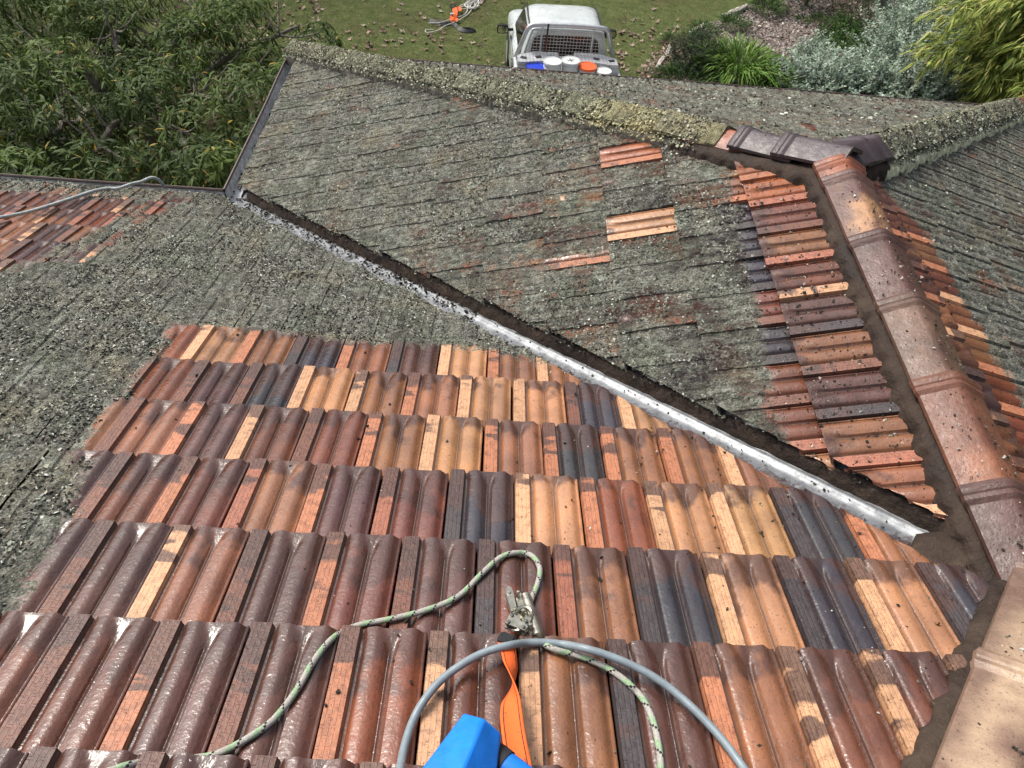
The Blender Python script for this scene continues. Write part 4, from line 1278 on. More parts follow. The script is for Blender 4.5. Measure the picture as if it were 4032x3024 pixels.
for q, h, r_, lab in salt:
    f_ = .72 if q[0] < 1860 and q[1] > 130 else 1.2
    h *= f_; r_ *= (.95 if f_ < 1 else 1.3)
    shrub('silver_bush', q, h, r_, int(4800 * r_ * (.6 + h * .5)), .085, .036, SALT, lab, 'bush', 'silver leaved bushes along the gutter', stems=10, stem_mat=TWIG)
for q, r_, lab in [((1830, 120), .85, 'bright green leafy clump between mulch and silver bushes'), ((1870, 150), .7, 'lower green leafy clump against the silver bushes'), ((1815, 85), .55, 'small green leafy clump at the mulch edge below the dark bush')]:
    shrub('leafy_clump', q, .42, r_, 3600, .060, .028, LUSH, lab, 'ground plant', 'green leafy clumps', stems=5)
shrub('dark_bush', (1740, 12), 1.5, 1.05, 8200, .055, .016, DARKF, 'dark bush with a bare stem at the top of the mulch', stems=6)
shrub('dark_bush', (1860, 75), .95, .95, 6400, .055, .012, [(.035, .058, .024), (.05, .08, .03), (.022, .036, .018)], 'dark fine bush behind the green leafy clumps', stems=6)
shrub('dark_bush', (1830, -25), 1.6, 1.2, 8000, .06, .018, [(.020, .036, .016), (.032, .055, .022)], 'tall dark bush at the top edge behind the mulch', stems=6)
shrub('dark_bush', (1990, 5), 2.0, 1.2, 8000, .06, .020, [(.018, .03, .014), (.03, .048, .02)], 'dark bush against the timber fence', stems=6)

# bamboo: arching culms with sprays of narrow leaves
def bamboo():
    c = onz((2225, 150), -4.3); c[2] = ZG
    root = empty('bamboo', tuple(c)); tag(root, 'yellow green bamboo clump leaning over the far gutter at the right edge', 'bamboo')
    Ps, Ds, Ls, Cs = [], [], [], []
    for i in range(95):
        a = random.uniform(0, 6.28); lean = random.uniform(.2, 1.6); H = random.uniform(1.2, 3.1)
        b0 = Vector((random.uniform(-.5, .5), random.uniform(-.5, .5), -.05))
        t_ = b0 + Vector((math.cos(a) * lean, math.sin(a) * lean, H))
        mid = b0.lerp(t_, .55) + Vector((-math.cos(a) * lean * .22, -math.sin(a) * lean * .22, H * .12))
        pts = spline([b0, mid, t_, t_ + Vector((math.cos(a) * .35, math.sin(a) * .35, -.15))], 6)
        if i < 40:
            mb = MB(); mb.tube(pts, list(np.linspace(.016, .004, len(pts))), 6); mb.build('culm', CULM, root)
        m = 95
        f = rs.uniform(.15, 1.0, m) * (len(pts) - 1); k = np.minimum(f.astype(int), len(pts) - 2); fr = (f - k)[:, None]
        P = pts[k] * (1 - fr) + pts[k + 1] * fr
        sp = rs.normal(size=(m, 3)) * np.array([.20, .20, .12]); P = P + sp
        D = sp / .2 + np.array([math.cos(a), math.sin(a), -.25]) * .8 + rs.uniform(-.5, .5, (m, 3))
        for j in range(4):
            Ps.append(P + rs.uniform(-.03, .03, (m, 3))); Ds.append(D + rs.uniform(-.65, .65, (m, 3))); Ls.append(rs.uniform(.15, .30, m))
            up = np.clip((P[:, 2] + 0) / 3.0, 0, 1)[:, None]
            Cs.append(mixcol(m, [(.27, .33, .065), (.38, .41, .11), (.13, .19, .04), (.46, .40, .15)], [.35, .25, .32, .08]))
    P = np.vstack(Ps); P[:, 2] = np.maximum(P[:, 2], .05)
    foliage('foliage', P, np.vstack(Ds), np.concatenate(Ls), np.full(len(P), .028), np.vstack(Cs), root, .45)
CULM = simple('culm', (.17, .17, .06), .5, 0, 10, .3)
bamboo()

# pale edging sticks, a log and a timber fence behind
PALE = simple('weathered_wood', (.46, .43, .38), .85, 0, 18, .35, .6, 60, .008)
GREYW = simple('grey_timber', (.23, .215, .195), .85, 0, 10, .4, .5, 40, .006)
def stick(pix, r_, label, extra=()):
    pts = [onz(q, ZG) + np.array([0, 0, r_ * .9]) for q in pix]
    o = Vector(pts[0]); mb = MB()
    P = spline(pts, 6); mb.tube([Vector(p) - o for p in P], list(np.linspace(r_, r_ * .55, len(P)) * (1 + .2 * np.sin(np.arange(len(P)) * 1.7))), 7)
    for ex in extra:
        P = spline([onz(q, ZG) + np.array([0, 0, r_ * 1.1]) for q in ex], 5); mb.tube([Vector(p) - o for p in P], list(np.linspace(r_ * .6, r_ * .3, len(P))), 6)
    ob = mb.build('edging_stick', PALE, None); ob.location = o
    tag(ob, label, 'stick', 'pale sticks edging the mulch')
stick([(1418, 152), (1428, 132), (1440, 122), (1449, 104)], .045, 'forked pale stick nearest the gutter at the mulch edge', [[(1422, 148), (1436, 128), (1451, 122)], [(1438, 122), (1446, 100), (1452, 92)]])
stick([(1488, 78), (1505, 66), (1520, 58), (1537, 54)], .055, 'middle pale stick edging the mulch', [[(1505, 66), (1520, 64)]])
stick([(1560, 44), (1585, 30), (1605, 22), (1612, 17)], .075, 'thickest pale stick furthest along the mulch edge', [[(1575, 36), (1600, 27)]])
def log():
    a, b_ = onz((1905, -15), ZG + .9), onz((1940, 62), ZG + .15)
    mb = MB(); o = Vector(b_); P = [Vector(a).lerp(Vector(b_), f) - o for f in np.linspace(0, 1, 8)]
    mb.tube(P, [.11] * 8, 12); ob = mb.build('timber_post', GREYW, None); ob.location = o
    tag(ob, 'grey weathered post leaning behind the silver bushes', 'post')
log()
def fence():
    a = onz((1985, -40), ZG); b_ = onz((2330, 20), ZG); d = Vector(b_ - a); ln = d.length; d.normalize()
    root = empty('timber_fence', tuple(a), math.atan2(d.y, d.x)); tag(root, 'grey timber paling fence at the back of the garden', 'fence')
    n = int(ln / .14)
    pl = MB()
    for i in range(n):
        pl.box((i * .14 + .07, random.uniform(-.006, .006), .9 + random.uniform(-.02, .02)), (.128, .02, 1.8))
    pl.build('palings', GREYW, root, False)
    for z in (.4, 1.4):
        m_ = MB(); m_.box((ln / 2, .045, z), (ln, .05, .08)); m_.build('rail', GREYW, root, False)
fence()

# fallen leaves, mulch chips, grass blades
def star_leaves(P, size, cols, z=.012):
    n = len(P); k = 10
    ang = np.arange(k) * 2 * np.pi / k
    rad = np.array([1, .42, .85, .40, .62, .25, .62, .40, .85, .42])
    a0 = rs.rand(n) * 6.283
    R_ = size[:, None] * rad[None] * rs.uniform(.8, 1.2, (n, k))
    x = R_ * np.cos(ang[None] + a0[:, None]); y = R_ * np.sin(ang[None] + a0[:, None])
    cup = rs.uniform(-.1, .9, (n, 1)); zz = cup * R_ * R_ / size[:, None] * .8 + rs.uniform(-.15, .35, (n, k)) * size[:, None] + z
    tx = rs.uniform(-.5, .5, (n, 1)); zz = zz + x * tx; zz = np.maximum(zz, .004)
    V = np.concatenate([np.c_[P[:, 0], P[:, 1], P[:, 2] + z][:, None, :], np.stack([P[:, :1] + x, P[:, 1:2] + y, P[:, 2:3] + zz], -1)], 1).reshape(-1, 3)
    b = np.arange(n)[:, None, None] * (k + 1)
    tri = np.array([[0, 1 + i, 1 + (i + 1) % k] for i in range(k)])[None]
    F = (b + tri).reshape(-1, 3)
    return V, F, np.repeat(np.c_[cols, np.ones(n)], k + 1, axis=0)
LEAFC = [(.24, .165, .125), (.34, .255, .20), (.15, .095, .070), (.42, .34, .26)]
def pxpts(n, x0, x1, y0, y1, dens=None):
    q = np.c_[rs.uniform(x0, x1, n), rs.uniform(y0, y1, n)]
    if dens is not None: q = q[rs.rand(len(q)) < dens(q)]
    return np.array([onz(a, ZG) for a in q])
def dlawn(q):
    x, y = q[:, 0], q[:, 1]
    d = np.clip((fnoise(x / 75, y / 30, 3) - .40) * 2.2, .05, 1)
    d = d * np.where((x > 700) & (x < 960) & (y > 45), 1.0, .45)
    d = d * np.where((x > 960) & (x < 1100) & (y < 90), .3, 1.0)
    d = np.maximum(d, np.where((x > 1330) & (x < 1480) & (y > 40), .45, 0))
    return d
L1 = pxpts(4200, 380, 1520, -25, 420, dlawn)
L2 = pxpts(900, 1385, 1500, 75, 200, lambda q: np.clip(1.1 - np.abs(q[:, 0] - 1440 + (q[:, 1] - 130) * .75) / 42, 0, 1))
L3 = pxpts(700, 0, 700, 0, 420, None)
L4 = pxpts(500, 1800, 1960, -30, 60, None)
PL = np.vstack([L1, L2, L3, L4])
V, F, C = star_leaves(PL, rs.uniform(.055, .105, len(PL)), mixcol(len(PL), LEAFC, [.36, .30, .22, .12]))
tag(mesh_np('fallen_leaves', V, F, DRYLEAF, None, False, {'col': C}), 'dry brown fallen leaves littering the lawn', 'fallen leaves', kind='stuff')
def in_poly(P, poly): return sdpoly(P[:, 0], P[:, 1], poly) < -.05
xs = [p[0] for p in MULP]; ys = [p[1] for p in MULP]
Q = np.c_[rs.uniform(min(xs), max(xs), 20000), rs.uniform(min(ys), max(ys), 20000), np.full(20000, ZG + .006)]
Q = Q[in_poly(Q, MULP)]
V, F, C = flakes(Q, np.repeat([[0, 0, 1.]], len(Q), 0), rs.uniform(.025, .075, len(Q)), mixcol(len(Q), [(.36, .30, .27), (.56, .50, .46), (.20, .155, .13), (.08, .06, .05)], [.34, .32, .22, .12]), .008, curl=.35)
tag(mesh_np('mulch_chips', V, F, FLAKE, None, False, {'col': C}), 'pale wood chips of the mulch bed', 'wood chips', kind='stuff')
G = pxpts(60000, 380, 1720, -30, 240, None)
G = G[~in_poly(G, MULP)]
a_ = rs.rand(len(G)) * 6.283
foliage('grass', G, np.c_[np.cos(a_) * .6, np.sin(a_) * .6, np.ones(len(G))], rs.uniform(.025, .06, len(G)), rs.uniform(.006, .012, len(G)), mixcol(len(G), [(.15, .21, .065), (.20, .26, .085), (.28, .28, .13), (.11, .15, .042)], [.35, .3, .15, .2]), None, .4)
tag(bpy.data.objects['grass'], 'short lawn grass blades', 'grass', kind='stuff')
# unseen belt of trees, added and shaped to darken what the wet tiles mirror
def added_woods():
    n = 36000
    a = R(1) * rs.uniform(-75, 125, n); r_ = rs.uniform(25, 33, n)
    hmax = np.interp(a, [R(-75), R(20), R(45), R(125)], [7.5, 7.5, 17, 19]) + 7 * fnoise(a * 7, a * 0, 1)
    P = np.c_[np.sin(a) * r_, 3 + np.cos(a) * r_, ZG + hmax * rs.rand(n) ** .8]
    D = rs.normal(size=(n, 3))
    foliage('added_woods', P, D, rs.uniform(.6, 1.3, n), rs.uniform(.3, .6, n), mixcol(n, [(.03, .05, .018), (.05, .075, .025), (.02, .03, .012)], [.4, .3, .3]), None, .2)
    tag(bpy.data.objects['added_woods'], 'unseen belt of tall trees added to darken the tile reflections', 'wood', kind='stuff')
added_woods()

# ------------------------------------------------------------------ white utility vehicle
WHITE = simple('white_paint', (.56, .61, .61), .30, 0, 3.5, .12, coat=.5)
ALU = simple('polished_aluminium', (.62, .63, .64), .38, .7, 14, .12)
ALUT = simple('tray_aluminium', (.55, .56, .57), .45, .7, 10, .2)
BLACK = simple('black_plastic', (.018, .018, .02), .45, 0, 12, .2)
GLASS = simple('dark_glass', (.012, .014, .017), .06, 0, 3, .1)
RUBBER = simple('tyre_rubber', (.02, .02, .02), .85, 0, 14, .2)
MIRR = simple('mirror_glass', (.8, .82, .84), .05, 1.0, 3, .02)
REDL = simple('red_lens', (.45, .02, .015), .2, 0, 5, .1, coat=.5)
AMB = simple('clear_lens', (.75, .75, .72), .15, .2, 5, .1)
def make_checker():
    m, nt, b = mat_new('checker_plate'); t = NT(nt); c = t.obj()
    mp = t.n('ShaderNodeMapping'); t.set(mp.inputs[0], c); mp.inputs['Rotation'].default_value = (0, 0, R(45)); mp.inputs['Scale'].default_value = (22, 22, 22)
    ck = t.n('ShaderNodeTexChecker'); t.set(ck.inputs[0], mp.outputs[0]); ck.inputs['Scale'].default_value = 1
    t.set(b.inputs['Base Color'], t.mix(ck.outputs[1], (.42, .43, .45), (.56, .57, .59)))
    b.inputs['Metallic'].default_value = .6
    t.set(b.inputs['Roughness'], t.map(t.noise(c, 9, 4), .3, .7, .32, .55))
    t.set(b.inputs['Normal'], t.bump(ck.outputs[1], .5, .006))
    return m
CHECK = make_checker()
def rrect(hw, y0, y1, z, r_, n=5, bul=0.0):
    pts = []
    for cx, cy, a0 in ((hw - r_, y0 + r_, -90), (hw - r_, y1 - r_, 0), (-hw + r_, y1 - r_, 90), (-hw + r_, y0 + r_, 180)):
        for i in range(n + 1):
            a = R(a0 + 90 * i / n)
            pts.append((cx + r_ * math.cos(a), cy + r_ * math.sin(a), z))
    return pts
UO = np.array([-.39, 12.02, ZG]); UR = R(4)
def ute():
    root = empty('utility_vehicle', tuple(UO), UR)
    tag(root, 'white utility vehicle with polished roll bar and open tray parked on the lawn', 'utility vehicle')
    b = MB()
    b.rings([rrect(.80, .10, 3.05, .42, .10), rrect(.875, .08, 3.12, .60, .14), rrect(.90, .08, 3.14, .85, .16), rrect(.885, .09, 3.10, .98, .18), rrect(.84, .11, 3.02, 1.05, .24), rrect(.79, .14, 2.86, 1.085, .30), rrect(.66, .3, 2.7, 1.10, .3)])
    b.rings([rrect(.80, .10, 2.02, 1.05, .10), rrect(.765, .12, 1.78, 1.25, .12), rrect(.715, .14, 1.52, 1.48, .14), rrect(.665, .16, 1.27, 1.66, .18), rrect(.62, .19, 1.16, 1.725, .2), rrect(.52, .26, 1.05, 1.765, .2), rrect(.34, .40, .92, 1.782, .2)])
    b.v = [(x, (y if y < 1.75 else 1.75 + (y - 1.75) * .62), z) for x, y, z in b.v]
    b.build('body', WHITE, root, True, 40)
    for sx in (-1, 1):      # roof drip channel
        c_ = MB(); c_.tube(spline([(sx * .655, .20, 1.69), (sx * .668, .7, 1.70), (sx * .655, 1.22, 1.68), (sx * .70, 1.55, 1.46)], 5), .013, 6); c_.build('roof_channel', BLACK, root)
    def panel(name, pts, mat, par=root, th=.006):
        V = [Vector(p) for p in pts]; n = (V[1] - V[0]).cross(V[2] - V[0]).normalized() * th
        m_ = MB(); k = len(V); m_.add([v + n for v in V] + [v - n for v in V], [tuple(range(k)), tuple(range(2 * k - 1, k - 1, -1))] + [(i, k + i, k + (i + 1) % k, (i + 1) % k) for i in range(k)])
        return m_.build(name, mat, par, False)
    def roundq(pts, n=4, f=.18):
        out = []
        for i in range(len(pts)):
            p = Vector(pts[i]); a = p.lerp(Vector(pts[i - 1]), f); c_ = p.lerp(Vector(pts[(i + 1) % len(pts)]), f)
            for j in range(n + 1):
                t_ = j / n; out.append(a * (1 - t_) ** 2 + p * 2 * t_ * (1 - t_) + c_ * t_ * t_)
        return out
    # rear window on the slightly leaning rear wall
    panel('rear_window', roundq([(-.66, .103, 1.10), (.66, .103, 1.10), (.58, .150, 1.60), (-.58, .150, 1.60)]), GLASS)
    panel('windscreen', roundq([(.70, 1.80, 1.15), (-.70, 1.80, 1.15), (-.58, 1.300, 1.635), (.58, 1.300, 1.635)], f=.1), GLASS)
    for sx in (-1, 1):
        s_ = MB()
        P0 = roundq([(sx * .800, .36, 1.10), (sx * .800, 1.72, 1.10), (sx * .690, 1.26, 1.60), (sx * .690, .42, 1.60)], f=.12)
        panel('side_window', P0 if sx > 0 else P0[::-1], GLASS, th=.010)
        d_ = MB(); d_.box((sx * .902, .92, .77), (.018, 1.15, .46), None, .02); dd = d_.build('door', WHITE, root)
        h_ = MB(); h_.box((sx * .918, .52, .93), (.02, .17, .028), None, .008); h_.build('handle', BLACK, dd)
        mr = MB(); mr.rings([[(sx * (1.07 + dx * sc), 1.42 + y, 1.13 + dz * sc) for dx, dz in ((-.105, -.07), (.0, -.085), (.095, -.075), (.115, 0), (.095, .075), (0, .085), (-.10, .07), (-.115, 0))] for sc, y in ((1.0, -.05), (1.05, -.02), (.9, .05), (.5, .10))])
        mr.tube([(sx * .86, 1.5, 1.08), (sx * 1.0, 1.46, 1.09)], .03, 8)
        mo = mr.build('mirror', BLACK, root)
        g_ = MB(); g_.add([(sx * (1.07 + dx), 1.366, 1.13 + dz) for dx, dz in ((-.085, -.055), (0, -.068), (.078, -.06), (.095, 0), (.078, .06), (0, .068), (-.082, .055), (-.095, 0))], [tuple(range(8))]); g_.build('mirror_glass', MIRR, mo, False)
        for y in (2.12, -1.25):
            w_ = MB(); w_.lathe([(.20, -.11), (.34, -.11), (.365, -.09), (.372, 0), (.365, .09), (.34, .11), (.20, .11)], (sx * .80, y, .37), 28, 'x'); wo = w_.build('wheel', RUBBER, root)
            r_ = MB(); r_.lathe([(.04, -.115), (.215, -.112), (.215, .112), (.12, .118), (.04, .121)], (sx * .80, y, .37), 20, 'x'); r_.build('rim', ALUT, wo)
        hl = MB(); hl.box((sx * .66, 2.60, .80), (.30, .06, .16), None, .03); hl.build('headlight', AMB, root)
        tl = MB(); tl.box((sx * .80, -2.03, .80), (.16, .05, .12), None, .01); tl.build('tail_light', REDL, root)
    gr = MB(); gr.box((0, 2.605, .72), (.9, .05, .24), None, .02); gr.box((0, 2.64, .47), (1.62, .12, .20), None, .04); gr.build('bumper', BLACK, root)
    # tray
    t_ = MB(); t_.box((0, -1.0, .965), (1.84, 2.02, .07)); t_.box((0, -.95, .82), (.9, 1.9, .20)); t_.build('tray_floor', ALUT, root, False)
    for sx in (-1, 1):
        s_ = MB(); s_.box((sx * .925, -1.03, 1.125), (.032, 1.94, .25), None, .008); s_.box((sx * .925, -1.03, 1.262), (.05, 1.96, .03), None, .01); s_.build('tray_side', WHITE, root)
    s_ = MB(); s_.box((0, -2.02, 1.125), (1.84, .032, .25), None, .008); s_.build('tail_gate', WHITE, root)
    # roll bar: one bent polished tube on two feet
    rb = MB(); prf = [(-.935, 0, 1.12), (-.90, 0, 1.25), (-.80, 0, 1.55), (-.735, 0, 1.73), (-.69, 0, 1.80), (-.60, 0, 1.832), (-.3, 0, 1.842), (0, 0, 1.845), (.3, 0, 1.842), (.60, 0, 1.832), (.69, 0, 1.80), (.735, 0, 1.73), (.80, 0, 1.55), (.90, 0, 1.25), (.935, 0, 1.12)]
    rb.tube(spline(prf, 4), .040, 14); rbo = rb.build('roll_bar', ALU, root)
    for sx in (-1, 1):
        f_ = MB(); f_.box((sx * .925, -.03, 1.10), (.10, .18, .10), None, .01); f_.build('foot', BLACK, rbo)
    hb_ = MB()
    fr = spline([(-.78, .02, 1.20), (-.70, .02, 1.50), (-.64, .02, 1.70), (-.56, .02, 1.755), (0, .02, 1.765), (.56, .02, 1.755), (.64, .02, 1.70), (.70, .02, 1.50), (.78, .02, 1.20)], 4)
    hb_.tube(fr, .020, 8); hb_.tube([(-.80, .02, 1.18), (.80, .02, 1.18)], .02, 8)
    for x in (-.46, .46): hb_.tube([(x, .012, 1.18), (x, .012, 1.83)], .016, 8)
    hbo = hb_.build('headboard', WHITE, root)
    me_ = MB()
    for i in range(25):
        x = -.72 + i * .06; zt = 1.755 if abs(x) < .56 else 1.755 - (abs(x) - .56) * 3.2
        me_.tube([(x, .0, 1.19), (x + random.uniform(-.004, .004), .0, 1.45), (x, .0, zt)], .0042, 5)
    for j in range(10):
        z = 1.22 + j * .057; hw = .775 - (z - 1.2) * .26
        me_.tube([(-hw + 2 * hw * q / 8, .007, z + random.uniform(-.006, .006)) for q in range(9)], .0042, 5)
    me_.build('wire_mesh', simple('mesh_wire', (.50, .45, .40), .5, .5, 20, .2), hbo)
    po = MB(); po.tube([(-.385, -.055, 1.30), (-.375, -.05, 1.70)], .013, 8); po.build('pole', simple('dark_red_pole', (.12, .02, .018), .5), root)
    pk = MB(); pk.tube([(-.375, -.05, 1.70), (-.370, -.05, 1.88)], .016, 8); pk.build('pole_grip', BLACK, root)
    # checker plate tool boxes with cut corners
    def toolbox(x0, x1, sx, ztop, y0, lab):
        m_ = MB(); c_ = .24
        pl = [(x0, y0), (x1, y0), (x1, -.045), (x0, -.045)]
        if sx < 0: pl = [(x0, y0 - .06), (x0 + c_ * .55, y0 - .06), (x0 + c_ * 1.6, y0), (x1, y0), (x1, -.06), (x0 + c_ * 1.3, -.06), (x0, -.24)]
        if sx > 0: pl = [(x0, y0), (x1 - c_ * 1.6, y0), (x1 - c_ * .55, y0 - .06), (x1, y0 - .06), (x1, -.24), (x1 - c_ * 1.3, -.06), (x0, -.06)]
        n = len(pl)
        def ins(p, d):
            cx = sum(q[0] for q in pl) / n; cy = sum(q[1] for q in pl) / n
            return (p[0] + (cx - p[0]) * d, p[1] + (cy - p[1]) * d)
        m_.rings([[(p[0], p[1], 1.003) for p in pl], [(p[0], p[1], ztop - .012) for p in pl], [(*ins(p, .02), ztop) for p in pl]])
        o_ = m_.build('tool_box', CHECK, root, False); o_['label'] = lab
        l_ = MB()
        if sx: 
            l_.box((sx * .52, (y0 - .08) / 2 - .03, ztop + .006), (.11, .075, .016), Matrix.Rotation(sx * R(-20), 3, 'Z'), .006); l_.build('latch', BLACK, o_)
            l2 = MB(); l2.box((sx * .79, -.33, ztop + .006), (.11, .07, .016), Matrix.Rotation(sx * R(20), 3, 'Z'), .006); l2.build('latch', BLACK, o_)
    toolbox(-.90, -.145, -1, 1.40, -.42, 'left tool box lid'); toolbox(.14, .90, 1, 1.41, -.42, 'right tool box lid'); toolbox(-.13, .125, 0, 1.33, -.40, 'lower middle tool box')
    return root
UTE = ute()

# ------------------------------------------------------------------ buckets standing in the tray
PLW = simple('white_bucket_plastic', (.58, .61, .60), .45, 0, 22, .12)
PLB = simple('blue_lid', (.012, .045, .50), .38, 0, 10, .08)
PLO = simple('orange_lid', (.78, .13, .035), .42, 0, 10, .1)
INK = simple('black_ink', (.03, .03, .035), .7)
def bucket(q, h, rad, lidm, label, cross=False, base=1.0):
    c = onz(q, ZG + h); hh = h - base - .012
    root = empty('bucket', (c[0], c[1], ZG + base), random.uniform(0, 6)); tag(root, label, 'bucket', 'plastic buckets standing in the tray')
    b = MB(); prof_ = [(rad * .84, .002), (rad * .86, .03)]
    for f in (.3, .62, .70, .80, .88):
        r_ = rad * (.86 + .08 * f); prof_ += [(r_, hh * f), (r_ * 1.04, hh * f + .004), (r_ * 1.04, hh * f + .010), (r_, hh * f + .014)]
    prof_ += [(rad * .95, hh)]
    b.lathe(prof_); b.build('pail', PLW, root)
    l_ = MB(); l_.lathe([(rad * .97, hh - .030), (rad * 1.02, hh - .028), (rad * 1.03, hh + .002), (rad * 1.0, hh + .012), (rad * .93, hh + .012), (rad * .90, hh + .004), (rad * .5, hh + .005), (0.002, hh + .006)]); lo = l_.build('lid', lidm, root)
    w_ = MB(); w_.tube([(rad * .98 * math.cos(a), rad * .98 * math.sin(a), hh * .72 - .11 * math.sin(a) ** 1) for a in np.linspace(0, math.pi, 14)], .004, 5); w_.build('handle', ALUT, root)
    if cross:
        k = MB()
        for rr in (R(25), R(110)): k.box((0, 0, hh + .0085), (rad * .75, .016, .002), Matrix.Rotation(rr - root.rotation_euler.z, 3, 'Z'))
        k.build('ink_mark', INK, lo, False)
gq = lambda x, y: ((1950 + x * .433) / KPX, y * .433 / KPX)
bucket(gq(368, 603), 1.37, .160, PLB, 'bucket with a blue lid, leftmost in the tray')
bucket(gq(523, 552), 1.50, .160, PLW, 'plain white lidded bucket beside the blue lidded one')
bucket(gq(688, 545), 1.50, .160, PLW, 'white bucket with a cross marked on its lid', True)
bucket(gq(842, 597), 1.43, .158, PLO, 'bucket with an orange lid')
bucket(gq(990, 640), 1.39, .135, PLW, 'smaller white bucket right of the orange lid')

# ------------------------------------------------------------------ harness and rope lying on the lawn
WROPE = simple('white_rope_fibre', (.62, .62, .58), .85, 0, 60, .25)
def lawn_tube(name, paths, r_, mat, label, cat, n=6, wob=.0):
    mb = MB(); o = Vector(onz(paths[0][0], ZG))
    for px in paths:
        P = spline([onz(q, ZG) + np.array([0, 0, r_ + .01 + random.uniform(0, .05)]) for q in px], 6)
        mb.tube([Vector(p) - o for p in P], r_, n)
    ob = mb.build(name, mat, None); ob.location = o; tag(ob, label, cat); return ob
hq = lambda x, y: ((1600 + x * .315) / KPX, y * .315 / KPX)
loops = []
for i in range(9):
    a = rs.uniform(-.5, .5); cx, cy = hq(840 + rs.uniform(-70, 60), 50 + rs.uniform(-160, 30))
    loops.append([(cx + 15 * math.cos(t_ + i) + 6 * math.sin(2 * t_ + i), cy + (11 + 8 * a) * math.sin(t_ + i * .7)) for t_ in np.linspace(0, 5.6, 10)])
lawn_tube('rope_coil', loops + [[hq(830, 120), hq(770, 190), hq(700, 250), hq(620, 310)], [hq(800, 60), hq(700, 110), hq(660, 130)], [hq(780, 100), hq(740, 180), hq(640, 230)],
     [hq(600, 320), hq(480, 360), hq(400, 400), hq(330, 425), hq(250, 425), hq(245, 405), hq(330, 395)], [hq(540, 280), hq(450, 310), hq(370, 320), hq(270, 325)]], .011, WROPE, 'tangled white rope lying on the lawn', 'rope')
def strap_mesh(P, w, side_f, th=.003):
    """flat webbing along P"""
    V = []; F = []; m = len(P)
    for i in range(m):
        t_ = (Vector(P[min(i + 1, m - 1)]) - Vector(P[max(i - 1, 0)])).normalized()
        s_ = side_f(i / (m - 1), t_); nn = t_.cross(s_).normalized()
        c = Vector(P[i])
        for sx, sn in ((-1, -1), (1, -1), (1, 1), (-1, 1)): V.append(c + s_ * w * .5 * sx + nn * th * .5 * sn)
    for i in range(m - 1):
        for j in range(4):
            k = (j + 1) % 4; F.append((i * 4 + j, i * 4 + k, (i + 1) * 4 + k, (i + 1) * 4 + j))
    F.append((3, 2, 1, 0)); F.append(tuple(range((m - 1) * 4, m * 4)))
    return V, F
ORW = simple('orange_webbing', (.85, .145, .03), .75, 0, 90, .12, .25, 400, .002)
def harness():
    o = Vector(onz(hq(600, 230), ZG)); root = empty('safety_harness', o); tag(root, 'orange webbing harness with dark buckles lying on the lawn', 'harness')
    for pix in [[(610, 125), (625, 180), (600, 230), (570, 280)], [(560, 215), (600, 245), (640, 295)], [(655, 140), (675, 170), (665, 200)], [(590, 165), (610, 210), (640, 215)], [(550, 260), (590, 280), (620, 250)]]:
        m_ = MB(); P = [Vector(p) - o for p in spline([onz(hq(*q), ZG) + np.array([0, 0, .03 + random.uniform(0, .09)]) for q in pix], 5)]
        m_.add(*strap_mesh(P, .075, lambda f, t_: Vector((0, 0, 1)).cross(t_).normalized().lerp(Vector((.2, 0, 1)), .35).normalized())); m_.build('webbing', ORW, root)
    m_ = MB(); P = [Vector(p) - o for p in spline([onz(hq(*q), ZG) + np.array([0, 0, .04]) for q in [(545, 85), (580, 130), (600, 165), (610, 90), (625, 75)]], 5)]
    m_.add(*strap_mesh(P, .06, lambda f, t_: Vector((0, 0, 1)).cross(t_).normalized())); m_.build('back_pad', BLACK, root)
    m_ = MB(); m_.box(Vector(onz(hq(575, 215), ZG)) - o + Vector((0, 0, .08)), (.09, .07, .03), None, .01); m_.build('buckle', ALUT, root)
harness()
def blackstrap():
    o = Vector(onz(hq(560, 320), ZG)); m_ = MB()
    P = [Vector(p) - o for p in spline([onz(hq(*q), ZG) + np.array([0, 0, .035]) for q in [(290, 270), (380, 300), (470, 320), (570, 318), (620, 340), (660, 380), (740, 405), (820, 405), (850, 390), (800, 375), (720, 372), (680, 380)]], 6)]
    m_.add(*strap_mesh(P, .085, lambda f, t_: Vector((0, 0, 1)).cross(t_).normalized().lerp(Vector((0, 0, 1)), .45).normalized(), .02))
    ob = m_.build('padded_strap', BLACK, None); ob.location = o; tag(ob, 'long black padded strap lying across the white rope', 'strap')
blackstrap()

